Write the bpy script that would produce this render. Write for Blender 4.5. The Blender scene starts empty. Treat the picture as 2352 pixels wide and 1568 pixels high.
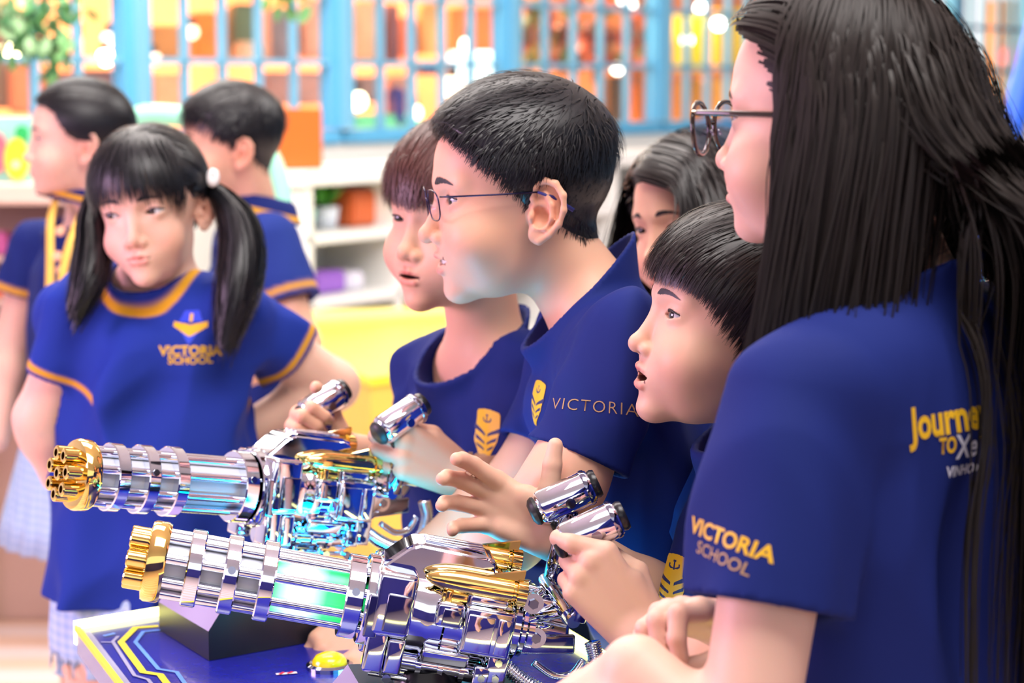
import bpy, bmesh, math, random
import numpy as np
from mathutils import Vector, Matrix
from mathutils.bvhtree import BVHTree

# ------------------------------------------------------------------ camera, world, lights, exposure
scn = bpy.context.scene
col = scn.collection
FPX = 4573.0
CAM_H, PITCH = 1.40, math.radians(7.35)
cam_d = bpy.data.cameras.new('camera')
cam_d.sensor_width = 36.0
cam_d.lens = 36.0 * FPX / 2352.0
cam_d.clip_start, cam_d.clip_end = 0.05, 200
cam = bpy.data.objects.new('camera', cam_d)
col.objects.link(cam)
cam.location = (0, 0, CAM_H)
cam.rotation_euler = (math.pi / 2 - PITCH, 0, 0)
scn.camera = cam
cam_d.dof.use_dof = True
cam_d.dof.focus_distance = 1.88
cam_d.dof.aperture_fstop = 5.0

scn.view_settings.view_transform = 'Standard'
scn.view_settings.look = 'None'
scn.view_settings.gamma = 1.0
scn.view_settings.use_curve_mapping = False
scn.view_settings.exposure = 0.64

cy = scn.cycles
cy.max_bounces, cy.diffuse_bounces, cy.glossy_bounces, cy.transmission_bounces, cy.transparent_max_bounces = 4, 2, 3, 3, 8
cy.use_adaptive_sampling = True; cy.adaptive_threshold = 0.03
cy.caustics_reflective = False; cy.caustics_refractive = False

world = bpy.data.worlds.new('hall_light')
scn.world = world
world.use_nodes = True
wn = world.node_tree.nodes
wn['Background'].inputs[0].default_value = (0.98, 0.96, 1.0, 1)
wn['Background'].inputs[1].default_value = 0.85

def area_light(name, loc, target, size, power, color, size_y=None):
    d = bpy.data.lights.new(name, 'AREA')
    d.energy = power
    d.color = color
    d.size = size
    if size_y:
        d.shape = 'RECTANGLE'; d.size_y = size_y
    o = bpy.data.objects.new(name, d)
    col.objects.link(o)
    o.location = loc
    v = Vector(target) - Vector(loc)
    o.rotation_euler = v.to_track_quat('-Z', 'Y').to_euler()
    return o

# game screen the players face (left of the frame), ceiling panels, console LED strips
area_light('screen_glow', (-2.1, 1.75, 1.45), (0.2, 2.0, 1.15), 0.9, 25, (1.0, 0.60, 0.95), 0.7)
area_light('ceiling_panel_light', (0.3, 1.2, 3.1), (0.3, 2.2, 1.0), 1.6, 46, (1.0, 0.95, 0.92), 1.2)
area_light('ceiling_panel_light', (-0.6, 3.4, 3.1), (-0.6, 3.6, 0.5), 1.6, 40, (1.0, 0.93, 0.88), 1.2)
area_light('ceiling_panel_light', (1.6, 4.6, 3.1), (1.2, 6.5, 0.6), 1.6, 78, (1.0, 0.97, 0.94), 1.2)
area_light('ceiling_panel_light', (-1.4, 5.4, 3.1), (-1.2, 6.5, 0.6), 1.6, 78, (1.0, 0.97, 0.94), 1.2)
area_light('shop_fill_light', (-1.4, 9.2, 2.9), (-1.6, 9.0, .5), 2.0, 165, (1.0, .80, .58), 1.5)  # added fill lamp that brightens the shop interior
area_light('shop_fill_light', (.4, 11.2, 2.9), (.3, 11.0, .5), 2.0, 165, (1.0, .80, .58), 1.5)  # second added fill for the shop
area_light('console_led_light', (-0.10, 2.02, 0.815), (0.06, 2.10, 1.15), 0.22, 1.9, (0.0, 0.58, 1.0), 0.2)

# ------------------------------------------------------------------ pixel helpers (2352 x 1568 frame, depth along the view axis in metres)
CP, SP = math.cos(PITCH), math.sin(PITCH)
def W(px, py, d):
    x = (px - 1176.0) / FPX * d
    y = -(py - 784.0) / FPX * d
    return Vector((x, d * CP + y * SP, CAM_H - d * SP + y * CP))
def Wn(px, py, d):
    return np.array(W(px, py, d))
def proj(p):
    x, y, z = p[0], p[1], p[2] - CAM_H
    d = y * CP - z * SP
    u = y * SP + z * CP
    return (1176 + FPX * x / d, 784 - FPX * u / d, d)
def Wz(px, py, z):
    """the point on the horizontal plane at height z seen at a pixel"""
    dx, dy = (px - 1176.0) / FPX, -(py - 784.0) / FPX
    dz = -SP + dy * CP
    return W(px, py, (z - CAM_H) / dz)

# ------------------------------------------------------------------ object helpers
def link(name, me, parent=None, mat=None):
    o = bpy.data.objects.new(name, me)
    col.objects.link(o)
    if parent is not None:
        o.parent = parent
        o.matrix_parent_inverse = parent.matrix_basis.inverted()
    if mat is not None and me is not None and hasattr(me, 'materials') and len(me.materials) == 0:
        me.materials.append(mat)
    return o
def tag(o, label, cat, group=None, kind=None):
    if label: o['label'] = label
    if cat: o['category'] = cat
    if group: o['group'] = group
    if kind: o['kind'] = kind
    return o
def structure(o):
    o['kind'] = 'structure'
    return o
def thing(name, loc, label, cat, group=None):
    o = bpy.data.objects.new(name, None)
    col.objects.link(o)
    o.location = loc
    o.empty_display_size = 0.05
    return tag(o, label, cat, group)

def np_mesh(name, V, F, smooth=True, cols=None, colname='Col'):
    """V (n,3), F (m,k) int arrays -> mesh"""
    me = bpy.data.meshes.new(name)
    V = np.asarray(V, dtype=np.float32); F = np.asarray(F, dtype=np.int32)
    n, (m, k) = len(V), F.shape
    me.vertices.add(n); me.vertices.foreach_set('co', V.ravel())
    me.loops.add(m * k); me.loops.foreach_set('vertex_index', F.ravel())
    me.polygons.add(m)
    me.polygons.foreach_set('loop_start', np.arange(0, m * k, k, dtype=np.int32))
    me.polygons.foreach_set('loop_total', np.full(m, k, dtype=np.int32))
    me.update(calc_edges=True)
    me.polygons.foreach_set('use_smooth', np.full(m, smooth, dtype=bool))
    if cols is not None:
        a = me.color_attributes.new(colname, 'FLOAT_COLOR', 'POINT')
        c = np.ones((n, 4), np.float32); c[:, :3] = cols
        a.data.foreach_set('color', c.ravel())
    me.validate()
    return me

def bm_mesh(name, bm, smooth=False):
    me = bpy.data.meshes.new(name)
    bmesh.ops.recalc_face_normals(bm, faces=bm.faces)
    bm.to_mesh(me); bm.free()
    if smooth:
        me.polygons.foreach_set('use_smooth', [True] * len(me.polygons))
    return me

# ------------------------------------------------------------------ materials
def srgb(r, g, b):
    def f(c):
        c /= 255.0
        return c / 12.92 if c <= 0.04045 else ((c + 0.055) / 1.055) ** 2.4
    return (f(r), f(g), f(b))
def mat(name, color, rough=0.5, metal=0.0, spec=0.5, emis=None, estr=0.0, alpha=1.0, trans=0.0,
        noise=0.0, nscale=20.0, bump=0.0, bscale=200.0, vcol=False, sss=0.0, coat=0.0, aniso=0.0, ior=None, sheen=0.0, bdist=0.002):
    m = bpy.data.materials.new(name)
    m.use_nodes = True
    nt = m.node_tree; b = nt.nodes['Principled BSDF']
    c4 = (*color, 1)
    b.inputs['Base Color'].default_value = c4
    b.inputs['Roughness'].default_value = rough
    b.inputs['Metallic'].default_value = metal
    b.inputs['Specular IOR Level'].default_value = spec
    b.inputs['Alpha'].default_value = alpha
    b.inputs['Transmission Weight'].default_value = trans
    b.inputs['Coat Weight'].default_value = coat
    b.inputs['Anisotropic'].default_value = aniso
    b.inputs['Sheen Weight'].default_value = sheen
    if ior: b.inputs['IOR'].default_value = ior
    if emis:
        b.inputs['Emission Color'].default_value = (*emis, 1)
        b.inputs['Emission Strength'].default_value = estr
    if sss:
        b.inputs['Subsurface Weight'].default_value = sss
        b.inputs['Subsurface Radius'].default_value = (1.0, 0.35, 0.2)
        b.inputs['Subsurface Scale'].default_value = 0.010
    src = None
    if vcol:
        a = nt.nodes.new('ShaderNodeVertexColor'); a.layer_name = 'Col'
        src = a.outputs['Color']
        nt.links.new(src, b.inputs['Base Color'])
    if noise > 0 or bump > 0:
        tc = nt.nodes.new('ShaderNodeTexCoord')
    if noise > 0:
        n = nt.nodes.new('ShaderNodeTexNoise'); n.inputs['Scale'].default_value = nscale
        n.inputs['Detail'].default_value = 4
        nt.links.new(tc.outputs['Object'], n.inputs['Vector'])
        mx = nt.nodes.new('ShaderNodeMix'); mx.data_type = 'RGBA'; mx.blend_type = 'MULTIPLY'
        mx.inputs[0].default_value = 1.0
        mr = nt.nodes.new('ShaderNodeMapRange')
        mr.inputs['To Min'].default_value = 1 - noise; mr.inputs['To Max'].default_value = 1 + noise
        nt.links.new(n.outputs['Fac'], mr.inputs['Value'])
        if src is not None: nt.links.new(src, mx.inputs[6])
        else: mx.inputs[6].default_value = c4
        nt.links.new(mr.outputs['Result'], mx.inputs[7])
        nt.links.new(mx.outputs[2], b.inputs['Base Color'])
    if bump > 0:
        n2 = nt.nodes.new('ShaderNodeTexNoise'); n2.inputs['Scale'].default_value = bscale
        n2.inputs['Detail'].default_value = 3
        nt.links.new(tc.outputs['Object'], n2.inputs['Vector'])
        bp = nt.nodes.new('ShaderNodeBump'); bp.inputs['Strength'].default_value = bump
        bp.inputs['Distance'].default_value = bdist
        nt.links.new(n2.outputs['Fac'], bp.inputs['Height'])
        nt.links.new(bp.outputs['Normal'], b.inputs['Normal'])
    return m

# ------------------------------------------------------------------ signed distance toolbox (numpy)
f32 = np.float32
def smin(a, b, k):
    h = np.maximum(k - np.abs(a - b), 0) / k
    return np.minimum(a, b) - h * h * (k * 0.25)
def smax(a, b, k):
    return -smin(-a, -b, k)
def ssub(a, b, k):
    return -smin(-a, b, k)
def V3(*a): return np.array(a, dtype=f32)
def sd_sphere(P, c, r):
    return np.sqrt(((P - V3(*c)) ** 2).sum(1)) - r
def sd_ell(P, c, r):
    r = V3(*r); q = P - V3(*c)
    k0 = np.sqrt(((q / r) ** 2).sum(1)); k1 = np.sqrt(((q / (r * r)) ** 2).sum(1))
    return k0 * (k0 - 1.0) / np.maximum(k1, 1e-9)
def sd_cone(P, a, b, ra, rb):
    """capsule whose radius runs from ra to rb"""
    a = np.asarray(a, f32); b = np.asarray(b, f32)
    ab = b - a; q = P - a
    L2 = max(float(ab @ ab), 1e-12)
    qa = q @ ab
    t = np.clip(qa * f32(1 / L2), 0, 1)
    d2 = np.einsum('ij,ij->i', q, q) + t * (t * f32(L2) - 2 * qa)
    return np.sqrt(np.maximum(d2, 0)) - (f32(ra) + f32(rb - ra) * t)
def sd_chain(P, pts, rs, k):
    d = sd_cone(P, pts[0], pts[1], rs[0], rs[1])
    for i in range(1, len(pts) - 1):
        d = smin(d, sd_cone(P, pts[i], pts[i + 1], rs[i], rs[i + 1]), k)
    return d
def near(P, c, r):
    q = P - np.asarray(c, f32)
    return np.einsum('ij,ij->i', q, q) < r * r

def mesh_sdf(f, lo, hi, h, k=4, slack=1.35, keep=None, newton=1):
    """sparse surface nets: returns V, F of the zero set of f inside the box"""
    lo = np.asarray(lo, np.float64); hi = np.asarray(hi, np.float64)
    H = h * k
    n = np.maximum(np.ceil((hi - lo) / H).astype(int), 1)
    I, J, K = np.meshgrid(*[np.arange(m) for m in n], indexing='ij')
    C = np.stack([I.ravel(), J.ravel(), K.ravel()], 1)
    pc = (lo + (C + 0.5) * H).astype(f32)
    if keep is not None:
        m = keep(pc); C = C[m]; pc = pc[m]
    d = np.concatenate([f(pc[i:i + 400000]) for i in range(0, len(pc), 400000)])
    C = C[np.abs(d) < slack * H]
    o = np.arange(k + 1)
    oi, oj, ok = np.meshgrid(o, o, o, indexing='ij')
    off = np.stack([oi.ravel(), oj.ravel(), ok.ravel()], 1)
    VP, KEY, S0 = [], [], []
    NX, NY, NZ = [int(v) for v in n * k + 2]
    ch = max(1, 500000 // len(off))
    cell = np.arange(k)
    ci, cj, ck = [a.ravel() for a in np.meshgrid(cell, cell, cell, indexing='ij')]
    corner = [(a, b, c) for a in (0, 1) for b in (0, 1) for c in (0, 1)]
    cid = {c: i for i, c in enumerate(corner)}
    edges = [(cid[a], cid[b], a, b) for a in corner for b in corner
             if sum(b) == sum(a) + 1 and all(y >= x for x, y in zip(a, b))]
    for s in range(0, len(C), ch):
        Cb = C[s:s + ch]
        G = Cb[:, None, :] * k + off[None]
        p = (lo + G.reshape(-1, 3) * h).astype(f32)
        v = f(p).reshape(len(Cb), k + 1, k + 1, k + 1)
        cs = np.stack([v[:, ci + a, cj + b, ck + c] for a, b, c in corner], -1)
        neg = cs < 0
        m = neg.any(-1) & ~neg.all(-1)
        if not m.any(): continue
        bi, ce = np.nonzero(m)
        cv = cs[m]; ng = neg[m]
        acc = np.zeros((len(cv), 3)); cnt = np.zeros(len(cv))
        for ia, ib, a, b in edges:
            x = ng[:, ia] != ng[:, ib]
            t = np.where(x, cv[:, ia] / np.where(x, cv[:, ia] - cv[:, ib], 1), 0)
            a_, b_ = np.array(a), np.array(b)
            acc += np.where(x[:, None], a_ + t[:, None] * (b_ - a_), 0); cnt += x
        g = Cb[bi] * k + np.stack([ci[ce], cj[ce], ck[ce]], 1)
        VP.append(lo + (g + acc / cnt[:, None]) * h)
        KEY.append((g[:, 0].astype(np.int64) + 1) + NX * ((g[:, 1].astype(np.int64) + 1) + NY * (g[:, 2].astype(np.int64) + 1)))
        S0.append(np.stack([ng[:, 0], ng[:, cid[(1, 0, 0)]], ng[:, cid[(0, 1, 0)]], ng[:, cid[(0, 0, 1)]]], 1))
    VP = np.concatenate(VP); KEY = np.concatenate(KEY); S0 = np.concatenate(S0)
    order = np.argsort(KEY); VP, KEY, S0 = VP[order], KEY[order], S0[order]
    st = [1, NX, NX * NY]
    F = []
    def look(k_):
        i = np.minimum(np.searchsorted(KEY, k_), len(KEY) - 1)
        return np.where(KEY[i] == k_, i, -1)
    for ax in range(3):
        u, w = st[(ax + 1) % 3], st[(ax + 2) % 3]
        m = S0[:, 0] != S0[:, ax + 1]
        k0 = KEY[m]
        q = np.stack([look(k0), look(k0 - u), look(k0 - u - w), look(k0 - w)], 1)
        fl = ~S0[m, 0]
        q[fl] = q[fl][:, ::-1]
        F.append(q[(q >= 0).all(1)])
    F = np.concatenate(F)
    VP = VP.astype(f32)
    for _ in range(newton):
        e = h * 0.5
        d0 = f(VP)
        g = np.stack([f(VP + V3(*([e if i == j else 0 for i in range(3)]))) - d0 for j in range(3)], 1) / e
        gn = np.maximum((g * g).sum(1), 0.2)
        VP = VP - np.clip(d0 / gn, -h, h)[:, None] * g * 0.9
    return VP, F
# ------------------------------------------------------------------ people: heads
def rot(yaw, pitch, roll):
    """head frame: x = the person's left, y = forward, z = up. yaw 0 faces the camera, 90 faces the picture's left,
    180 faces away; pitch > 0 looks up; roll > 0 leans the crown to the picture's right (before yaw: to the person's left)"""
    y, p, r = [math.radians(a) for a in (yaw, pitch, roll)]
    f = Vector((-math.sin(y), -math.cos(y), 0))
    l = Vector((math.cos(y), -math.sin(y), 0))
    u = Vector((0, 0, 1))
    f2 = f * math.cos(p) + u * math.sin(p); u2 = u * math.cos(p) - f * math.sin(p)
    l3 = l * math.cos(r) - u2 * math.sin(r); u3 = u2 * math.cos(r) + l * math.sin(r)
    return np.array([l3, f2, u3], dtype=f32)      # rows: axes

class Head:
    def __init__(s, origin, yaw, pitch=0, roll=0, scale=1.0, mouth=0.0, smile=0.0, eye=4.2, gaze=(0, 0), jaw=1.0, nose=1.0, chub=1.0, squint=0.0, ear=1.0):
        s.o = np.array(origin, f32); s.R = rot(yaw, pitch, roll); s.s = scale * 0.001
        s.mouth, s.smile, s.eye, s.gaze = mouth, smile, eye, gaze
        s.jaw, s.nose, s.chub, s.earsize = jaw, nose, chub, ear
    def to_local(s, P): return ((P - s.o) @ s.R.T) / s.s
    def to_world(s, Q): return (np.asarray(Q, f32) * s.s) @ s.R + s.o
    def dir_world(s, d): return np.asarray(d, f32) @ s.R
    # local millimetres ------------------------------------------------
    def skull(s, Q):
        d = sd_ell(Q, (0, -7, 26), (72, 89, 77))
        d = smin(d, sd_ell(Q, (0, 28, -32), (56 * s.jaw, 53, 64)), 20)
        return d
    neck_l = None
    def scalp(s, Q):
        """skull plus the back of the neck, the surface hair grows on"""
        d = s.skull(Q)
        if s.neck_l is not None: d = smin(d, sd_cone(Q, (0, -24, -52), s.neck_l, 43, 46), 22)
        return d
    EAR = np.array([[-0.35, 0.94, -0.0], [0.0, 0.0, 1.0], [0.94, 0.35, 0.0]], dtype=f32)
    def ear_sdf(s, A):
        c = V3(70, -15, -17)
        q = (A - c) @ s.EAR.T / s.earsize
        t = math.radians(-12); ct, st = math.cos(t), math.sin(t)
        u = q[:, 0] * ct - q[:, 1] * st; v = q[:, 0] * st + q[:, 1] * ct
        E = np.stack([u, v, q[:, 2]], 1)
        d = sd_ell(E, (-2, 3, 0.5), (13.5, 25, 3.2))
        d = smin(d, sd_ell(E, (5, -21, 1), (8, 9, 3.6)), 5)
        d = smin(d, sd_ell(E, (6, -2, -4), (10, 18, 7)), 6)
        hx = [(7, 2, 1.5), (12, 10, 3.5), (11, 20, 4.5), (3, 27.5, 5), (-7, 26, 5.6), (-15, 17, 6.4), (-17, 4, 6.4), (-14, -9, 5), (-7, -19, 3.6), (2, -27, 2)]
        d = smin(d, sd_chain(E, hx, [1.8, 2.4, 2.8, 3.0, 3.1, 3.2, 3.1, 3.0, 3.0, 3.4], 2), 2.2)
        d = smin(d, sd_chain(E, [(1, 17, 3.6), (-6, 7, 5.0), (-7, -4, 5.0), (-2, -14, 4.2), (6, -15, 3.6)], [2.0, 2.6, 2.6, 2.6, 2.4], 2), 2.5)
        d = ssub(d, sd_ell(E, (3.0, -5, 5), (8, 10, 8)), 2.0)
        d = ssub(d, sd_chain(E, [(5, 21, 5.5), (-5, 19.5, 6), (-11.3, 10, 7), (-12, -3, 7)], [2.2, 2.6, 2.8, 2.0], 2), 1.6)
        d = smin(d, sd_ell(E, (11.5, -6, 3.5), (3.2, 5, 3.6)), 2.5)
        return d * s.earsize
    def sdf(s, Q, ears=True):
        A = Q.copy(); A[:, 0] = np.abs(A[:, 0])
        op, sm = s.mouth, s.smile
        d = s.skull(Q)
        d = smin(d, sd_ell(Q, (0, 32, -62 - op * .4), (45 * s.jaw, 46, 38)), 16)
        m = near(A, (36, 52, -44), 70)
        d[m] = smin(d[m], sd_sphere(A[m], (35, 50 + sm, -42 + 2 * sm), 27 * s.chub), 18)
        m = near(A, (0, 70, -88 - op * .8), 60)
        d[m] = smin(d[m], sd_ell(A[m], (0, 66, -87 - op * .8), (18, 17, 15)), 14)
        m = near(A, (24, 80, -18), 95)
        B = A[m]; e = d[m]
        e = smin(e, sd_cone(B, (8, 72, 15), (40, 60, 16), 8, 7), 14)
        e = ssub(e, sd_ell(B, (31, 84, 1), (18, 9, 8.5)), 12)
        # nose
        n = s.nose
        e = smin(e, sd_cone(B, (0, 73, 6), (0, 86 + 3 * n, -31), 5.5, 7.5), 9)
        e = smin(e, sd_sphere(B, (0, 88 + 3.5 * n, -34.5), 8.6), 6)
        e = smin(e, sd_ell(B, (10.5, 84, -38), (6.6, 8, 6.4)), 4)
        e = ssub(e, sd_ell(B, (5.6, 90.5, -44.5), (2.8, 4.0, 3.0)), 1.8)
        # mouth
        e = smin(e, sd_ell(B, (0, 62, -58 - op * .3), (27, 23, 20 + op * .4)), 14)
        ux, uz = 20 + 2.5 * sm, -60.5 + 2.2 * sm
        e = smin(e, sd_chain(B, [(0, 85.5, -55.6), (3.5, 86, -55.2), (12, 82.3, -57 + .5 * sm), (ux, 74 - sm, uz)], [3.2, 3.5, 3.1, 1.6], 2), 2.6)
        e = smin(e, sd_chain(B, [(0, 85 - op * .12, -65.4 - op), (9, 83.5 - op * .12, -65 - op), (ux, 74 - sm, uz - .8 - op * .25)], [4.3, 3.9, 1.7], 2), 2.6)
        e = ssub(e, sd_cone(B, (0, 92, -46), (0, 90.5, -52), 1.6, 2.0), 3)
        zc = uz + (B[:, 0] / ux) ** 2 * (0.6 + .8 * sm) - 0.4 - sm * 1.2
        hh = (0.55 + op * .5) * np.clip(1 - (B[:, 0] / (ux - 1)) ** 2, 0, 1) + 0.02
        cut = np.maximum(np.abs(B[:, 2] - zc + op * .5) - hh, 72 - op * .6 - B[:, 1])
        cut = np.maximum(cut, B[:, 0] - ux + 1)
        e = ssub(e, cut, 1.2)
        # eyelids
        e = smin(e, sd_sphere(B, (30, 61.5, 0), 13.5), 5)
        u = (B[:, 0] - 30) / 13.6
        zz = B[:, 2] - 0.07 * (B[:, 0] - 30) + 0.4
        h = s.eye * np.clip(1 - u * u, 0, 1)
        a = np.where(zz > 0, zz - h * 1.05, -zz - h * .85)
        a = np.maximum(np.maximum(a, 63 - B[:, 1]), np.abs(B[:, 0] - 30) - 13.4)
        e = np.maximum(e, -a)
        d[m] = e
        if ears:
            m = near(A, (72, -15, -17), 46)
            if m.any(): d[m] = smin(d[m], s.ear_sdf(A[m]), 3)
        return d
    def world_sdf(s, P):
        return s.sdf(s.to_local(P)) * s.s
    def colors(s, Q, tone):
        """skin colouring: lips, warm cheeks, ears and nose, dark mouth, painted nostril shade"""
        A = Q.copy(); A[:, 0] = np.abs(A[:, 0])
        n = len(Q); c = np.tile(np.array(tone, f32), (n, 1))
        def blend(w, rgb):
            nonlocal c
            w = np.clip(w, 0, 1)[:, None]
            c = c * (1 - w) + np.array(rgb, f32) * w
        warm = (tone[0] * .96, tone[1] * .72, tone[2] * .66)
        blend(.55 * np.exp(-(((A - V3(40, 60, -38)) / V3(20, 30, 18)) ** 2).sum(1)), warm)
        blend(.45 * np.exp(-(((A - V3(0, 98, -36)) / V3(13, 14, 11)) ** 2).sum(1)), warm)
        blend(.75 * np.exp(-(((A - V3(74, -16, -16)) / V3(14, 26, 34)) ** 2).sum(1)), warm)
        op, sm = s.mouth, s.smile
        ux, uz = 20 + 2.5 * sm, -60.5 + 2.2 * sm
        du = sd_chain(A, [(0, 85.5, -56.8), (3.5, 86, -56.6), (12, 82.3, -58 + .5 * sm), (ux, 74 - sm, uz)], [3.4, 3.4, 2.9, 1.4], 2)
        dl = sd_chain(A, [(0, 85 - op * .12, -65.2 - op), (9, 83.5 - op * .12, -65 - op), (ux, 74 - sm, uz - .8 - op * .25)], [4.4, 3.9, 1.4], 2)
        dd = np.minimum(du, dl)
        blend(.95 * np.clip(.5 - dd / 1.6, 0, 1), (tone[0] * .84, tone[1] * .32, tone[2] * .42))
        inm = (np.abs(A[:, 0]) < ux - 4) & (A[:, 1] < 83.5) & (np.abs(A[:, 2] - (uz - .4 - op * .5)) < op * .5 + .6) & (A[:, 1] > 55)
        blend(inm.astype(f32) * .85, (.10, .012, .012))
        nos = np.exp(-(((A - V3(5.6, 89, -43.5)) / V3(3.0, 4.0, 2.6)) ** 2).sum(1))  # shade of the nostril recess painted into the skin colour
        blend(.6 * nos, (tone[0] * .35, tone[1] * .16, tone[2] * .13))
        return c

def grad(f, P, e):
    d0 = f(P)
    g = np.stack([f(P + V3(*([e if i == j else 0 for i in range(3)]))) - d0 for j in range(3)], 1)
    g /= np.maximum(np.sqrt((g * g).sum(1)), 1e-9)[:, None]
    return d0, g

EYE_CACHE = {}
def eye_mesh():
    """unit eyeball looking along +y with iris and pupil as vertex colours"""
    if 'm' in EYE_CACHE: return EYE_CACHE['m']
    n, m = 40, 40
    V, F, C = [], [], []
    for i in range(m + 1):
        a = math.pi * (i / m) ** 1.5
        for j in range(n):
            b = 2 * math.pi * j / n
            bul = 1 + 0.045 * math.exp(-(a / 0.42) ** 4)
            V.append((math.sin(a) * math.cos(b) * bul, math.cos(a) * bul, math.sin(a) * math.sin(b) * bul))
            if a < 0.20: c = (.003, .003, .004)
            elif a < 0.50: c = (.022, .010, .006)
            elif a < 0.56: c = (.006, .005, .006)
            else: c = (.72, .70, .72)
            C.append(c)
    for i in range(m):
        for j in range(n):
            F.append((i * n + j, i * n + (j + 1) % n, (i + 1) * n + (j + 1) % n, (i + 1) * n + j))
    EYE_CACHE['m'] = np_mesh('eyeball', V, F, True, np.array(C))
    EYE_CACHE['m'].materials.append(M_EYE)
    return EYE_CACHE['m']

def add_eyes(head, person):
    for sx in (1, -1):
        o = link('eye', eye_mesh(), None)
        c = head.to_world([[sx * 30, 61.5, 0]])[0]
        gx, gz = math.radians(head.gaze[0]), math.radians(head.gaze[1])
        f = V3(math.sin(gx) * math.cos(gz), math.cos(gx) * math.cos(gz), math.sin(gz))
        l = V3(math.cos(gx), -math.sin(gx), 0)
        u = np.cross(l, f)
        R = np.stack([head.dir_world(l), head.dir_world(f), head.dir_world(u)], 1)
        Mx = Matrix.Identity(4)
        for i in range(3):
            for j in range(3): Mx[i][j] = float(R[i, j] * 12.1 * head.s)
            Mx[i][3] = float(c[i])
        o.parent = person
        o.matrix_parent_inverse = person.matrix_basis.inverted()
        o.matrix_basis = Mx
        # dark upper lash line along the lid edge
        pts = []
        for t in np.linspace(-1, 1, 15):
            x = 30 + 13.2 * t
            z = head.eye * 1.05 * (1 - t * t) + .07 * (x - 30) - .4
            r = 13.75
            y = 61.5 + math.sqrt(max(r * r - (x - 30) ** 2 - z * z, 1))
            pts.append((sx * x, y, z))
        rr = [0.45 + 0.55 * (1 - (2 * i / 14 - 1) ** 2) for i in range(15)]
        me = tube_mesh('eyelashes', head.to_world(np.array(pts)), np.array(rr) * head.s, 6)
        link('eyelashes', me, person, M_LASH)

def tube_mesh(name, pts, radii, n=8, caps=True, closed=False):
    pts = np.asarray(pts, np.float64); m = len(pts)
    radii = np.broadcast_to(np.asarray(radii, np.float64), (m,))
    V = []; F = []
    if closed: T = np.roll(pts, -1, 0) - np.roll(pts, 1, 0)
    else: T = np.gradient(pts, axis=0)
    T /= np.maximum(np.linalg.norm(T, axis=1), 1e-12)[:, None]
    up = np.array([0.13, 0.31, 0.94]); 
    if abs(T[0] @ up) > .9: up = np.array([1., 0.1, 0])
    N = up - T[0] * (T[0] @ up); N /= np.linalg.norm(N)
    for i in range(m):
        N = N - T[i] * (T[i] @ N); N /= max(np.linalg.norm(N), 1e-9)
        B = np.cross(T[i], N)
        for j in range(n):
            a = 2 * math.pi * j / n
            V.append(pts[i] + radii[i] * (math.cos(a) * N + math.sin(a) * B))
    for i in range(m if closed else m - 1):
        i2 = (i + 1) % m
        for j in range(n):
            F.append((i * n + j, i * n + (j + 1) % n, i2 * n + (j + 1) % n, i2 * n + j))
    if caps and not closed:
        for i, sgn in ((0, -1), (m - 1, 1)):
            c = len(V); V.append(pts[i])
            for j in range(n):
                a, b = i * n + j, i * n + (j + 1) % n
                F.append((c, a, b, b) if sgn > 0 else (c, b, a, a))
        me = bpy.data.meshes.new(name)
        me.from_pydata([tuple(v) for v in V], [], [tuple(dict.fromkeys(f)) for f in F])
        me.polygons.foreach_set('use_smooth', [True] * len(me.polygons))
        return me
    return np_mesh(name, V, F, True)

# ------------------------------------------------------------------ hair strands as tapered ribbons
def ribbons(S, width, normals, tip=0.15, taper=1.6):
    """S (n, m, 3) strand points, normals (n, m, 3) -> V, F"""
    n, m, _ = S.shape
    T = np.gradient(S, axis=1)
    T /= np.maximum(np.linalg.norm(T, axis=2), 1e-9)[..., None]
    B = np.cross(T, normals); B /= np.maximum(np.linalg.norm(B, axis=2), 1e-9)[..., None]
    t = np.linspace(0, 1, m)
    w = (1 - (1 - tip) * t ** taper)
    if np.ndim(width) == 0: width = np.full(n, width)
    Wd = width[:, None, None] * w[None, :, None] * .5
    L = S - B * Wd; R_ = S + B * Wd
    V = np.stack([L, R_], 2).reshape(-1, 3)
    base = (np.arange(n)[:, None] * m + np.arange(m - 1)[None]) * 2
    F = np.stack([base, base + 1, base + 3, base + 2], -1).reshape(-1, 4)
    return V, F

def join_vf(parts):
    V, F, o = [], [], 0
    for v, f in parts:
        V.append(np.asarray(v, f32)); F.append(np.asarray(f) + o); o += len(v)
    return np.concatenate(V), np.concatenate(F)
# ------------------------------------------------------------------ room shell and background
def box_obj(name, c, s, parent, material, bev=0.0, rz=0.0):
    bm = bmesh.new(); add_box0(bm, c, s, bev, rz)
    return link(name, bm_mesh(name, bm), parent, material)
def add_box0(bm, c, s, bev=0.0, rz=0.0):
    r = bmesh.ops.create_cube(bm, size=1.0); vs = r['verts']
    bmesh.ops.transform(bm, matrix=Matrix.Translation(Vector(c)) @ Matrix.Rotation(rz, 4, 'Z') @ Matrix.Diagonal((*s, 1)), verts=vs)
    if bev > 0:
        bmesh.ops.bevel(bm, geom=list({e for v in vs for e in v.link_edges}), offset=bev, segments=2, affect='EDGES', clamp_overlap=True)
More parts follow.
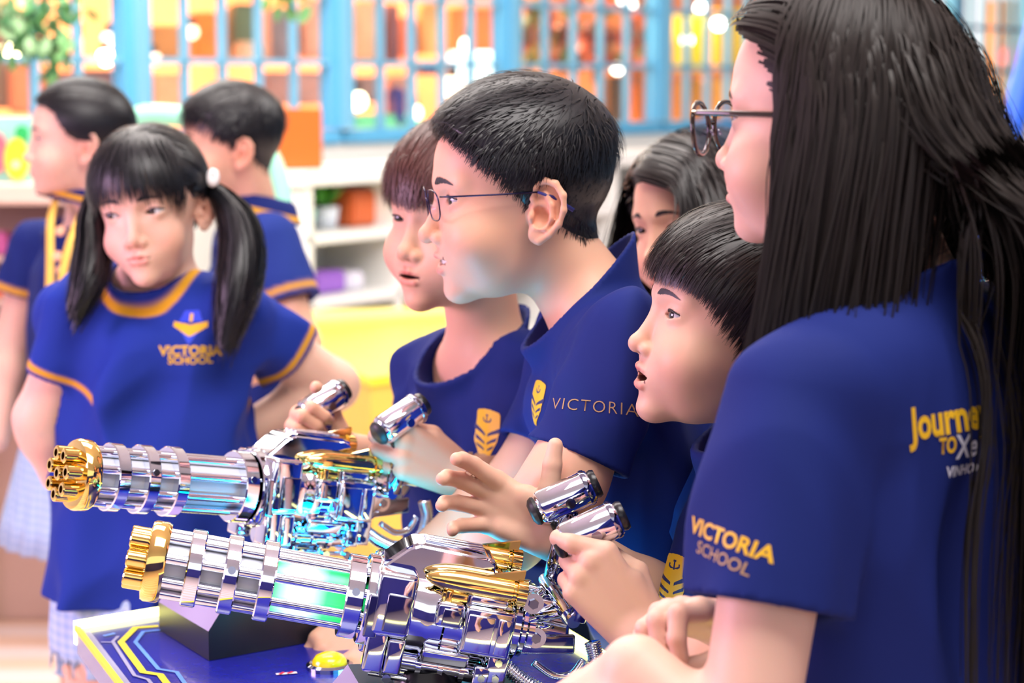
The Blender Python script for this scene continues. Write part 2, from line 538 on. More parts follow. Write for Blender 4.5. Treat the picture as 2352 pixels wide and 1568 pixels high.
# floor: pale polished boards with peach bands
def stripe_floor():
    m = mat('polished_floor', srgb(246, 206, 196), .22)
    nt = m.node_tree; b = nt.nodes['Principled BSDF']
    tc = nt.nodes.new('ShaderNodeTexCoord'); w = nt.nodes.new('ShaderNodeTexWave'); w.inputs['Scale'].default_value = 1.6; w.bands_direction = 'Y'
    cr = nt.nodes.new('ShaderNodeValToRGB')
    cr.color_ramp.elements[0].color = (*srgb(250, 214, 190), 1); cr.color_ramp.elements[1].color = (*srgb(252, 232, 226), 1)
    cr.color_ramp.elements[0].position = .35; cr.color_ramp.elements[1].position = .6
    nt.links.new(tc.outputs['Object'], w.inputs['Vector']); nt.links.new(w.outputs['Fac'], cr.inputs[0]); nt.links.new(cr.outputs[0], b.inputs['Base Color'])
    return m
bm = bmesh.new(); bmesh.ops.create_grid(bm, x_segments=2, y_segments=2, size=11, matrix=Matrix.Translation((0, 7, 0)))
structure(link('floor', bm_mesh('floor', bm), None, stripe_floor()))
# window wall: it recedes to the right
WD = Vector((.62, .785, 0)).normalized(); WN = Vector((WD.y, -WD.x, 0))      # along the wall / towards the camera
W0 = W(305, 195, 6.3); W0.z = 0
RZ = math.atan2(WD.y, WD.x)
def wl(t, z, n=0.0): return W0 + WD * t + WN * n + Vector((0, 0, z))
def t_of(px):
    k = (px - 1176) / FPX
    # x = k * depth along the horizon row
    a = W0.x - k * (W0.y * CP); bq = WD.x - k * WD.y * CP
    return -a / bq
M_BLUE = mat('pale_blue_frame', srgb(92, 172, 215), .4)
M_BLUE_S = mat('grey_blue_bar', srgb(118, 178, 208), .4)
def thin_glass(name='window_glass', tint=(1, 1, 1), gloss=.05):
    m = bpy.data.materials.new(name); m.use_nodes = True
    nt = m.node_tree; nt.nodes.clear()
    o = nt.nodes.new('ShaderNodeOutputMaterial'); t = nt.nodes.new('ShaderNodeBsdfTransparent'); g = nt.nodes.new('ShaderNodeBsdfGlossy'); x = nt.nodes.new('ShaderNodeMixShader')
    g.inputs['Roughness'].default_value = .05; x.inputs[0].default_value = gloss; t.inputs[0].default_value = (*tint, 1)
    nt.links.new(t.outputs[0], x.inputs[1]); nt.links.new(g.outputs[0], x.inputs[2]); nt.links.new(x.outputs[0], o.inputs[0])
    return m
M_GLASS = thin_glass()
SILL, TOPZ, RH = 1.205, 2.62, .236
posts = [t_of(305), t_of(775), t_of(1165), t_of(1512)]
pitch = posts[1] - posts[0]
ts = [posts[0] - pitch * 2, posts[0] - pitch] + posts + [posts[3] + pitch * i for i in (1, 2, 3, 4, 5)]
wall = structure(box_obj('wall_back', wl((ts[0] + ts[-1]) / 2, SILL / 2, -.06), (ts[-1] - ts[0] + .4, .12, SILL), None, mat('lower_wall', srgb(250, 246, 240), .7), 0, RZ))
structure(box_obj('wall_back_header', wl((ts[0] + ts[-1]) / 2, TOPZ + .3, -.06), (ts[-1] - ts[0] + .4, .12, .6), None, mat('header_wall', srgb(235, 225, 215), .7), 0, RZ))
for wi, (t0, t1) in enumerate(zip(ts[:-1], ts[1:])):
    win = structure(box_obj('window_%d' % (wi + 1), wl((t0 + t1) / 2, SILL + .012, -.02), (t1 - t0 - .01, .10, .05), None, M_BLUE, .006, RZ))
    def pc(name, c, s, m): return box_obj(name, c, s, win, m, 0, RZ)
    pc('frame_post', wl(t0, (SILL + TOPZ) / 2 + .03, 0), (.105, .07, TOPZ - SILL - .02), M_BLUE)
    pc('frame_post', wl(t0, (SILL + TOPZ) / 2 + .03, .04), (.05, .03, TOPZ - SILL - .02), M_BLUE_S)
    nc = 5; w = (t1 - t0) - .105; cw = w / nc; x0 = t0 + .0525
    nr = int((TOPZ - SILL) / RH)
    for i in range(1, nc): pc('muntin', wl(x0 + cw * i, (SILL + TOPZ) / 2, 0), (.019, .03, TOPZ - SILL), M_BLUE_S)
    for j in range(1, nr + 1): pc('muntin', wl((t0 + t1) / 2, SILL + .035 + RH * j, .002), (w, .026, .020), M_BLUE_S)
    for j in range(nr):
        for i in range(nc):
            pc('pane', wl(x0 + cw * (i + .5), SILL + .035 + RH * (j + .5), -.01), (cw - .019, .004, RH - .020), M_GLASS)
# room beyond the windows
M_SHOPW = mat('warm_shop_wall', srgb(232, 150, 92), .8, noise=.4, nscale=2.2)
structure(box_obj('wall_shop', wl(1.6, 1.65, -3.2), (15, .1, 3.3), None, M_SHOPW, 0, RZ))
bm = bmesh.new()
# things in the shop
def shop_box(px0, py0, px1, py1, back, colr, name, label, cat, emis=0.0, group=None, dep=.18, rough=.5):
    """a display piece standing `back` metres behind the window, sized from its pixels"""
    tm = t_of((px0 + px1) / 2)
    d = None
    p = W0 + WD * tm - WN * back
    dist = p.y * CP
    k = dist / FPX
    ctr = W((px0 + px1) / 2, (py0 + py1) / 2, dist + .15)
    o = box_obj(name, tuple(ctr), ((px1 - px0) * k * 1.05, dep, (py1 - py0) * k), None,
                mat(name + '_paint', colr, rough, emis=colr if emis else None, estr=emis, noise=.35, nscale=9), .012, RZ * .35)
    return tag(o, label, cat, group)
M_LAMPC = {}
def bulb(px, py, back, r, colr, st, label):
    tm = t_of(px); p = W0 + WD * tm - WN * back; dist = p.y * CP
    c = W(px, py, dist)
    root = thing('pendant_bulb', tuple(c), label, 'lamp', 'small lamps behind the windows')
    bm = bmesh.new(); bmesh.ops.create_uvsphere(bm, u_segments=14, v_segments=10, radius=r, matrix=Matrix.Translation(c))
    k = 'bulb_glow_%d' % len(M_LAMPC); M_LAMPC[k] = 1
    link('globe', bm_mesh('globe', bm, True), root, mat(k, colr, .4, emis=colr, estr=st))
    bm = bmesh.new(); add_cyl0(bm, c + Vector((0, 0, r * .8)), c + Vector((0, 0, r * 2.2)), r * .5)
    link('socket', bm_mesh('socket', bm), root, M_DARKW)
def add_cyl0(bm, a, b, r0, r1=None, n=16):
    a, b = Vector(a), Vector(b); d = b - a
    bmesh.ops.create_cone(bm, cap_ends=True, segments=n, radius1=r0, radius2=r0 if r1 is None else r1, depth=d.length,
                          matrix=Matrix.Translation((a + b) / 2) @ d.to_track_quat('Z', 'Y').to_matrix().to_4x4())
M_DARKW = mat('dark_brown', srgb(90, 60, 45), .6)
SB = [
 (-30, 20, 60, 250, 1.2, (150, 110, 80), 'shop_cabinet', 'brown cabinet behind the leftmost window', 'cabinet'),
 (20, 150, 95, 260, 1.0, (235, 130, 80), 'display_stand', 'salmon orange stand low behind the leftmost window', 'stand'),
 (105, 165, 180, 260, 1.3, (150, 85, 70), 'display_stand', 'maroon brown stand above the lanyard girl', 'stand'),
 (190, 160, 262, 262, 1.4, (120, 80, 75), 'shop_cabinet', 'dark maroon cabinet left of the first blue post', 'cabinet'),
 (345, 60, 420, 140, 1.2, (200, 130, 60), 'toy_shelf', 'ochre shelf of toys right of the first blue post', 'shelf'),
 (440, 30, 512, 140, 1.5, (255, 140, 15), 'shop_banner', 'bright orange panel in the window above the boy', 'panel'),
 (345, 170, 425, 250, 1.0, (250, 170, 120), 'play_counter', 'peach counter behind the window next to the boy', 'counter'),
 (530, 10, 590, 140, 1.3, (105, 115, 75), 'display_stand', 'olive green stand behind the window', 'stand'),
 (545, 95, 600, 150, .9, (235, 190, 150), 'carton', 'pale carton low in the second window', 'box'),
 (615, 20, 675, 150, 1.6, (150, 130, 130), 'column', 'grey column behind the window', 'column'),
 (690, 0, 745, 135, 1.4, (250, 175, 140), 'shop_banner', 'salmon panel left of the second blue post', 'panel'),
 (600, 165, 750, 240, 1.2, (180, 130, 120), 'play_counter', 'brown pink counter above the orange planter', 'counter'),
 (805, 5, 866, 140, 1.2, (255, 190, 140), 'shop_banner', 'peach panel right of the second blue post', 'panel'),
 (905, 40, 948, 135, 1.4, (250, 130, 45), 'shop_banner', 'narrow orange panel in the third window', 'panel'),
 (955, 10, 1010, 125, 1.2, (255, 185, 105), 'shop_banner', 'apricot panel in the third window', 'panel'),
 (1022, 20, 1140, 118, 1.3, (250, 130, 60), 'shop_banner', 'wide orange panel left of the third blue post', 'panel'),
 (885, 10, 905, 150, 1.0, (150, 90, 90), 'column', 'thin maroon column in the third window', 'column'),
 (955, 140, 1005, 172, .9, (50, 60, 110), 'carton', 'navy carton in the third window', 'box'),
 (805, 175, 868, 235, 1.1, (170, 125, 115), 'display_stand', 'taupe stand low in the third window', 'stand'),
 (885, 175, 940, 300, 1.2, (215, 150, 130), 'display_stand', 'pink brown stand low in the third window', 'stand'),
 (805, 262, 960, 298, .8, (110, 215, 165), 'play_counter', 'mint green counter low in the third window', 'counter'),
 (900, 200, 918, 290, .7, (60, 60, 150), 'column', 'thin blue post behind the window', 'post'),
 (1190, 35, 1255, 100, 1.3, (225, 115, 60), 'shop_banner', 'rust orange panel right of the third blue post', 'panel'),
 (1192, 100, 1250, 160, 1.2, (150, 150, 30), 'display_stand', 'olive yellow stand right of the third blue post', 'stand'),
 (1262, 100, 1330, 165, 1.4, (110, 70, 40), 'shop_cabinet', 'dark brown cabinet in the fourth window', 'cabinet'),
 (1335, 60, 1400, 160, 1.5, (170, 85, 50), 'shop_cabinet', 'red brown cabinet in the fourth window', 'cabinet'),
 (1385, 175, 1430, 295, 1.2, (90, 70, 45), 'shop_cabinet', 'very dark cabinet by the boy crown', 'cabinet'),
 (1445, 60, 1490, 290, 1.3, (190, 110, 30), 'shop_cabinet', 'ochre cabinet left of the fourth blue post', 'cabinet'),
 (1535, 30, 1620, 165, .9, (255, 225, 30), 'shop_banner', 'bright yellow panel right of the fourth blue post', 'panel'),
 (1625, 20, 1700, 165, 1.0, (255, 205, 60), 'shop_banner', 'golden yellow panel beside the long-haired girl forehead', 'panel'),
 (1535, 180, 1600, 290, 1.0, (205, 135, 20), 'display_stand', 'amber stand right of the fourth blue post', 'stand'),
 (1600, 180, 1690, 290, 1.1, (245, 170, 60), 'display_stand', 'golden stand beside the dark glasses', 'stand'),
 (2275, 0, 2330, 250, .9, (225, 160, 60), 'shop_cabinet', 'amber cabinet at the right edge', 'cabinet'),
 (2300, 110, 2345, 150, .6, (255, 110, 100), 'carton', 'coral carton at the right edge', 'box'),
]
for (a, b, c_, d, back, cc_, nm, lab, cat) in SB:
    shop_box(a, b, c_, d, back, srgb(*cc_), nm, lab, cat)
# lamps behind glass
for i, (px, py, r, cc_, st, lab) in enumerate([
    (24, 120, .030, (1, .85, .45), 14, 'warm round lamp at the far left behind glass'), (243, 132, .026, (1, .97, .7), 16, 'brightest lamp left of the first blue post'),
    (250, 90, .024, (1, .75, .70), 3, 'pink lamp above the brightest lamp'), (270, 138, .022, (1, .75, .5), 4, 'peach lamp touching the first blue post'),
    (170, 142, .016, (.95, .9, .6), 3, 'small pale lamp above the lanyard girl'), (440, 74, .024, (1, .62, .4), 3, 'peach lamp on the orange panel'),
    (355, 136, .022, (1, .6, .45), 3, 'coral lamp right of the first blue post'), (1074, 104, .030, (1, .92, .75), 5, 'cream lamp in the third window'),
    (952, 258, .028, (1, .85, .55), 6, 'warm lamp low in the third window'), (820, 232, .036, (1, .95, .6), 6, 'yellow lamp low right of the second blue post'),
    (1418, 157, .024, (1, .95, .8), 7, 'cream lamp above the boy crown'), (1578, 92, .026, (1, 1, .85), 9, 'white lamp on the yellow panel'),
    (1650, 55, .028, (1, 1, .85), 8, 'white lamp near the girl forehead'), (1612, 20, .03, (1, .98, .9), 8, 'white lamp at the top edge'),
    (1440, 8, .04, (1, .93, .85), 5, 'cream lamp at the top edge of the fourth window'), (1040, 200, .045, (1, .75, .5), 3, 'orange lamp left of the boy hair')]):
    bulb(px, py, .75, r, cc_, st, lab)
# bright white counter in the third window
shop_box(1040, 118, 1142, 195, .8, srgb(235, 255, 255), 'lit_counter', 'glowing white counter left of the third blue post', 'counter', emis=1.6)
# autumn trees in the fourth window
def leaf_cluster(name, label, cat, spots, cols, n, spread, size, seed, back=None, leaves='leaf', group=None, stem=None):
    rng = random.Random(seed)
    root = thing(name, tuple(spots[0]), label, cat, group)
    me0 = []
    for ci, cc_ in enumerate(cols):
        V = [(0, 0, -.5), (.32, .06, -.15), (.30, .08, .2), (0, .02, .55), (-.30, .08, .2), (-.32, .06, -.15), (0, -.04, 0)]
        F = [(0, 1, 6), (1, 2, 6), (2, 3, 6), (3, 4, 6), (4, 5, 6), (5, 0, 6)]
        m = bpy.data.meshes.new(leaves); m.from_pydata(V, [], F); m.materials.append(mat(name + '_leaf_%d' % ci, srgb(*cc_), .5)); me0.append(m)
    for i in range(n):
        s = spots[rng.randrange(len(spots))]
        o = bpy.data.objects.new(leaves, me0[rng.randrange(len(me0))]); col.objects.link(o)
        o.parent = root; o.matrix_parent_inverse = root.matrix_basis.inverted()
        o.location = s + Vector((rng.gauss(0, spread), rng.gauss(0, spread * .7), rng.gauss(0, spread)))
        k = size * rng.uniform(.7, 1.3); o.scale = (k, k, k)
        o.rotation_euler = (rng.uniform(-1, 1), rng.uniform(-.5, .5), rng.uniform(0, 6.28))
    if stem:
        link('stem', tube_mesh('stem', [np.array(p) for p in stem], .010, 8), root, M_DARKW)
    return root
def shop_pt(px, py, back):
    tm = t_of(px); p = W0 + WD * tm - WN * back
    return W(px, py, p.y * CP)
for i, (a, b) in enumerate(((1215, 75), (1290, 70), (1365, 80), (1460, 85))):
    leaf_cluster('autumn_plant', ['orange red autumn plant next to the third blue post', 'coral autumn plant second from the third blue post', 'red autumn plant third from the third blue post', 'rust autumn plant left of the fourth blue post'][i], 'plant',
                 [shop_pt(a, b, .6), shop_pt(a + 15, b - 25, .6), shop_pt(a - 10, b + 20, .6)], [(240, 110, 60), (235, 150, 110), (150, 70, 40), (120, 120, 40)], 40, .05, .075, i + 3,
                 stem=[shop_pt(a, b - 20, .6), shop_pt(a, b + 110, .6)])
# ivy hanging in front of the leftmost window
vp = [W(x, y, 5.2) for x, y in ((20, 10), (60, 40), (40, 80), (95, 60), (110, 20), (75, 95), (120, 95), (150, 110), (100, 120), (30, 40), (185, 5))]
leaf_cluster('hanging_ivy', 'green ivy hanging at the top left in front of the window', 'plant', vp, [(120, 175, 105), (165, 205, 150), (75, 130, 85), (95, 160, 100)], 120, .035, .052, 12,
             stem=[Vector((W(120, -60, 5.22).x, W(120, -60, 5.22).y, 3.3)), W(120, -60, 5.22), W(95, 20, 5.22), W(90, 70, 5.22), W(140, 120, 5.22)])
leaf_cluster('hanging_ivy', 'small green sprig hanging near the top above the dark-haired boy', 'plant', [W(655, -5, 5.6), W(680, 10, 5.6), W(640, -10, 5.6)], [(120, 165, 90), (90, 140, 80)], 16, .025, .05, 13,
             stem=[Vector((W(655, -70, 5.6).x, W(655, -70, 5.6).y, 3.3)), W(655, -70, 5.6), W(665, 5, 5.6)])
# long white shelf unit under the windows
M_WHITE = mat('white_laminate', srgb(252, 250, 246), .35)
ST = 1.135
sA = Wz(703, 392, ST); sdir = (Wz(1440, 352, ST) - sA); L_S = sdir.length; sdir.normalize()
sn = Vector((-sdir.y, sdir.x, 0))           # away from the camera
if sn.y < 0: sn = -sn
SRZ = math.atan2(sdir.y, sdir.x)
Lx = L_S * 1.9; DP = .34
shelf = thing('shelf_unit', tuple(sA + sdir * Lx / 2 + sn * DP / 2 - Vector((0, 0, ST))), 'long white open shelf unit under the windows', 'shelf')
def sp(u, v, z): return tuple(sA + sdir * u + sn * v + Vector((0, 0, z - ST)))
def sbox(name, u0, u1, v0, v1, z0, z1, m=None):
    return box_obj(name, sp((u0 + u1) / 2, (v0 + v1) / 2, (z0 + z1) / 2), (u1 - u0, v1 - v0, z1 - z0), shelf, m or M_WHITE, .004, SRZ)
sbox('top_board', -.02, Lx, -.01, DP, ST - .05, ST)
sbox('back_panel', 0, Lx, DP - .02, DP, .06, ST - .05)
ndiv = 8
for i in range(ndiv + 1): sbox('upright', Lx * i / ndiv, Lx * i / ndiv + .035, 0, DP - .02, .0, ST - .05)
for z in (.715, .92) : sbox('shelf_board', 0, Lx, 0, DP - .02, z - .02, z + .015)
sbox('shelf_board', 0, Lx, 0, DP - .02, .49, .52); sbox('shelf_board', 0, Lx, 0, DP - .02, .05, .09)
def on_shelf(u, v, z, w, h, colr, name, label, cat, d=.10):
    o = box_obj(name, sp(u, v, z + h / 2 + .0005), (w, d, h), None, mat(name + '_colour', srgb(*colr), .5), .01, SRZ)
    return tag(o, label, cat)
def pot_plant(u, v, z, label, potc, leafc, seed):
    c0 = Vector(sp(u, v, z))
    root = thing('potted_plant', tuple(c0), label, 'plant')
    bm = bmesh.new(); add_cyl0(bm, c0 + Vector((0, 0, .001)), c0 + Vector((0, 0, .07)), .035, .045); link('pot', auto_s(bm_mesh('pot', bm)), root, mat('pot_glaze', srgb(*potc), .4))
    rng = random.Random(seed)
    V = [(0, 0, 0), (.2, .03, .5), (0, 0, 1), (-.2, .03, .5)]
    me = bpy.data.meshes.new('leaf'); me.from_pydata(V, [], [(0, 1, 2, 3)]); me.materials.append(mat('shelf_leaf', srgb(*leafc), .5))
    for i in range(16):
        o = bpy.data.objects.new('leaf', me); col.objects.link(o); o.parent = root; o.matrix_parent_inverse = root.matrix_basis.inverted()
        o.location = c0 + Vector((0, 0, .065)); k = rng.uniform(.07, .12); o.scale = (k, k, k)
        o.rotation_euler = (rng.uniform(-.7, .7), rng.uniform(-.7, .7), rng.uniform(0, 6.28))
def auto_s(me):
    me.polygons.foreach_set('use_smooth', [True] * len(me.polygons)); return me
pot_plant(.12, .12, .936, 'leafy green plant in a mint pot, leftmost on the shelf', (150, 225, 200), (60, 160, 50), 1)
pot_plant(.26, .14, .936, 'leafy green plant in a white pot, second on the shelf', (235, 240, 250), (70, 150, 40), 2)
on_shelf(.40, .14, .936, .13, .12, (225, 110, 60), 'toy_box', 'orange box beside the potted plants on the shelf', 'box')
on_shelf(.55, .12, .936, .14, .13, (245, 110, 80), 'toy_box', 'coral box behind the brown-haired boy on the shelf', 'box')
on_shelf(.07, .12, .731, .10, .05, (235, 230, 245), 'carton', 'white carton left of the purple box on the middle shelf', 'box')
on_shelf(.20, .12, .731, .16, .07, (165, 110, 215), 'carton', 'purple box on the middle shelf', 'box')
on_shelf(.33, .12, .731, .09, .06, (240, 235, 250), 'carton', 'white carton right of the purple box on the middle shelf', 'box')
on_shelf(.10, .12, .521, .14, .10, (70, 140, 115), 'toy_basket', 'dark green basket low on the shelf', 'basket')
on_shelf(.30, .12, .521, .20, .12, (100, 190, 165), 'toy_basket', 'teal basket low on the shelf', 'basket')
on_shelf(.30, .02, .521, .12, .05, (250, 190, 70), 'carton', 'orange carton in front of the teal basket', 'box', .04)
on_shelf(.64, .08, .521, .07, .18, (250, 215, 40), 'toy_box', 'yellow box at the end of the low shelf', 'box')
on_shelf(1.55, .12, .731, .2, .09, (220, 240, 240), 'carton', 'pale carton behind the boy in glasses', 'box')
# orange planter cube on the shelf
pc_ = Wz(722, 378, ST)
pl = thing('planter_box', (pc_.x, pc_.y, ST), 'square orange planter box on the end of the white shelf', 'planter')
oc = Vector(sp(.085, .15, ST)); wv = .165
bm = bmesh.new(); add_box0(bm, (oc.x, oc.y, ST + .0945), (wv, wv, .188), .004, SRZ - .35)
top = max(bm.faces, key=lambda f: f.calc_center_median().z)
r = bmesh.ops.inset_region(bm, faces=[top], thickness=.015); bmesh.ops.translate(bm, verts=top.verts, vec=(0, 0, -.10))
link('box_body', bm_mesh('box_body', bm), pl, mat('orange_planter', srgb(218, 105, 32), .5))
bm = bmesh.new(); add_box0(bm, (oc.x, oc.y, ST + .09), (wv - .034, wv - .034, .01), 0, SRZ - .35); link('soil', bm_mesh('soil', bm), pl, M_DARKW)
# yellow play platform
ZP = .70
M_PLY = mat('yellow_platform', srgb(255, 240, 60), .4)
M_PLR = mat('shaded_yellow_side', srgb(255, 205, 90), .5)  # same yellow as the top, with the side's shade put into the colour
pts = [Wz(x, y, ZP) for x, y in ((700, 812), (851, 868), (1075, 835), (1085, 716), (720, 727))]
cen = sum(pts, Vector()) / len(pts)
plat = thing('play_platform', (cen.x, cen.y, 0), 'large yellow play platform in front of the white shelf', 'platform')
def prism0(pts, z0, z1, name, parent, material):
    bm = bmesh.new()
    lo = [bm.verts.new((p.x, p.y, z0)) for p in pts]; hi = [bm.verts.new((p.x, p.y, z1)) for p in pts]
    bm.faces.new(lo[::-1]); bm.faces.new(hi)
    for i in range(len(pts)):
        j = (i + 1) % len(pts); bm.faces.new((lo[i], lo[j], hi[j], hi[i]))
    return link(name, bm_mesh(name, bm), parent, material)
prism0(pts, ZP - .02, ZP, 'top_panel', plat, M_PLY)
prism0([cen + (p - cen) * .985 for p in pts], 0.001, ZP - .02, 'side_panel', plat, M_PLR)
rim = [Wz(x, y, ZP) for x, y in ((720, 727), (1085, 716), (1085, 730), (718, 752))]
prism0(rim, ZP, ZP + .02, 'raised_rim', plat, mat('pale_yellow_rim', srgb(255, 235, 130), .45))
# mint arch frame behind the boy
M_MINT = mat('mint_paint', srgb(160, 240, 205), .4)
arch = [W(285, 272, 4.9), W(350, 262, 4.9), W(430, 268, 4.9), W(540, 290, 4.9), W(600, 325, 4.9), W(632, 385, 4.9), W(648, 450, 4.9), W(655, 560, 4.9)]
arch = [arch[0] + Vector((0, 0, -.9))] + [arch[0] + Vector((0, 0, -.4))] + arch + [Vector((arch[-1].x, arch[-1].y, 0.0))]
arch[0].z = 0
t = np.linspace(0, 1, 60); A_ = np.array([tuple(p) for p in arch]); tk = np.linspace(0, 1, len(A_))
cpts = np.stack([np.interp(t, tk, A_[:, i]) for i in range(3)], 1)
for _ in range(6): cpts[1:-1] = (cpts[:-2] + 2 * cpts[1:-1] + cpts[2:]) / 4
ar = thing('arch_frame', (float(cpts[0, 0]), float(cpts[0, 1]), 0), 'mint green arch frame behind the short-haired boy', 'arch')
link('arch_tube', tube_mesh('arch_tube', cpts, .026, 14), ar, M_MINT)
# market stall with fruit signs at the left edge
M_MINT2 = mat('mint_board', srgb(170, 240, 225), .5)
M_PEACH = mat('peach_counter', srgb(250, 215, 195), .5)
dS = 4.9
stall = thing('toy_stall', (W(20, 800, dS).x, W(20, 800, dS).y + .2, 0), 'mint and peach toy stall with fruit signs at the left edge', 'stall')
def cam_box(name, px0, py0, px1, py1, d, dep, m, parent, z0=None, bev=.005):
    a = W(px0, py0, d); b = W(px1, py1, d)
    zt, zb = a.z, (b.z if z0 is None else z0)
    return box_obj(name, ((a.x + b.x) / 2, a.y + dep / 2, (zt + zb) / 2), (b.x - a.x, dep, zt - zb), parent, m, bev)
cam_box('sign_board', -160, 268, 150, 425, dS, .03, M_MINT2, stall)
cam_box('counter_top', -160, 425, 210, 470, dS - .12, .34, M_PEACH, stall)
for py in (590, 690, 800, 920): cam_box('stall_shelf', -160, py, 205, py + 14, dS - .05, .30, mat('stall_wood', srgb(215, 180, 165), .5), stall)
cam_box('stall_side', 195, 470, 212, 900, dS - .06, .30, M_PEACH, stall, 0.0)
cam_box('stall_side', -168, 470, -150, 900, dS - .06, .30, M_PEACH, stall, 0.0)
cam_box('stall_back', -160, 470, 205, 900, dS + .22, .02, mat('stall_back_panel', srgb(225, 190, 175), .6), stall, 0.0)
def sign_ellipse(px, py, rx, ry, m, name, d, label, cat, lobes=None):
    c = W(px, py, d); k = d / FPX
    bm = bmesh.new(); n = 28
    f = [bm.verts.new((c.x + rx * k * math.cos(2 * math.pi * i / n), c.y, c.z + ry * k * math.sin(2 * math.pi * i / n))) for i in range(n)]
    g = [bm.verts.new((v.co.x, v.co.y - .012, v.co.z)) for v in f]
    bm.faces.new(f); bm.faces.new(g[::-1])
    for i in range(n): bm.faces.new((f[i], f[(i + 1) % n], g[(i + 1) % n], g[i]))
    return link(name, bm_mesh(name, bm), stall, m)
sign_ellipse(40, 365, 27, 48, mat('pineapple_yellow', srgb(250, 235, 50), .5), 'pineapple_sign', dS - .004, '', '')
sign_ellipse(52, 306, 15, 17, mat('pineapple_leaf', srgb(40, 195, 100), .5), 'pineapple_crown_sign', dS - .004, '', '')
sign_ellipse(-6, 350, 24, 46, mat('watermelon_red', srgb(250, 110, 130), .5), 'watermelon_sign', dS - .004, '', '')
sign_ellipse(38, 378, 9, 9, mat('flower_pink', srgb(255, 200, 190), .5), 'flower_sign', dS - .018, '', '')
rngT = random.Random(8)
TC = [(230, 110, 180), (250, 210, 70), (110, 200, 160), (240, 130, 90), (190, 150, 220), (120, 190, 230), (230, 160, 120), (250, 235, 120), (215, 90, 100)]
TN = ['magenta', 'yellow', 'mint', 'orange', 'lilac', 'sky blue', 'tan', 'cream', 'red']
ti = 0
for ri, pyb in enumerate((590, 690, 800, 920)):
    x = -20; xi = 0
    while x < 185:
        w = rngT.randint(26, 46); h = rngT.randint(34, 66)
        ci = (ti * 4 + ri) % 9
        o = cam_box('toy_block', x, pyb - h, x + w, pyb - 1, dS - .02, .08, mat('toy_paint_%d' % ti, srgb(*TC[ci]), .45), None, None, .008)
        tag(o, '%s toy box, %s from the left on the %s stall shelf' % (TN[ci], ['first', 'second', 'third', 'fourth', 'fifth', 'sixth', 'seventh', 'eighth'][min(xi, 7)], ['top', 'second', 'third', 'bottom'][ri]), 'toy')
        x += w + rngT.randint(2, 12); ti += 1; xi += 1
# right edge: slanted blue pole, teal stall
M_POLE = mat('blue_pole', srgb(60, 120, 255), .35)
pa, pb_ = W(2283, 440, 4.2), W(2375, 90, 4.2)
dv = (pb_ - pa).normalized()
foot_t = pa.z / dv.z
pp0 = pa - dv * foot_t
pole = thing('slanted_pole', (pp0.x, pp0.y, 0), 'slanted bright blue pole at the right edge', 'pole')
link('pole_tube', tube_mesh('pole_tube', [pp0, pa, pb_, pb_ + dv * .8], .026, 18), pole, M_POLE)
bm = bmesh.new(); add_cyl0(bm, Vector((pp0.x, pp0.y, 0.0)), Vector((pp0.x, pp0.y, .02)), .09, .08, 24); link('foot_plate', bm_mesh('foot_plate', bm), pole, M_POLE)
dR = 4.6
rs = thing('play_stall', (W(2420, 800, dR).x, W(2420, 800, dR).y + .2, 0), 'teal and peach play stall with a pink arch at the right edge', 'stall')
cam_box('upper_board', 2270, 340, 2600, 388, dR, .05, mat('coral_board', srgb(250, 180, 160), .5), rs)
cam_box('teal_board', 2270, 388, 2600, 640, dR + .01, .05, mat('teal_board', srgb(80, 215, 180), .5), rs, 0.0)
cam_box('stall_counter', 2270, 600, 2600, 625, dR - .15, .16, mat('grey_counter', srgb(130, 150, 160), .4), rs)
c = W(2378, 560, dR - .01)
for r0, m, nm in ((.110, mat('pink_arch', srgb(255, 185, 180), .5), 'arch_panel'), (.078, mat('orange_arch', srgb(255, 190, 100), .5), 'arch_opening')):
    bm = bmesh.new(); n = 32
    y0 = c.y - (0 if nm == 'arch_panel' else .006)
    f = [bm.verts.new((c.x + r0 * math.cos(math.pi * i / n), y0, c.z + 1.2 * r0 * math.sin(math.pi * i / n))) for i in range(n + 1)] + [bm.verts.new((c.x - r0, y0, c.z - .1)), bm.verts.new((c.x + r0, y0, c.z - .1))]
    face = bm.faces.new(f); e = bmesh.ops.extrude_face_region(bm, geom=[face]); bmesh.ops.translate(bm, verts=[v for v in e['geom'] if isinstance(v, bmesh.types.BMVert)], vec=(0, -.004, 0))
    link(nm, bm_mesh(nm, bm), rs, m)
structure(box_obj('reflection_wall', (0, -2.6, .85), (9, .1, 1.7), None, mat('reflection_wall_blue', srgb(62, 62, 165), .6)))  # unseen low wall added to put dark blue reflections in the chrome
# ceiling with its light panels, side wall
structure(box_obj('ceiling', (0, 7, 3.35), (16, 19, .1), None, mat('ceiling_white', srgb(235, 230, 228), .8)))
structure(box_obj('wall_left', (-4.2, 6, 1.67), (.1, 17, 3.34), None, mat('left_wall', srgb(205, 205, 240), .7)))
structure(box_obj('wall_right', (5.6, 6, 1.67), (.1, 17, 3.34), None, mat('right_wall', srgb(120, 170, 215), .7)))
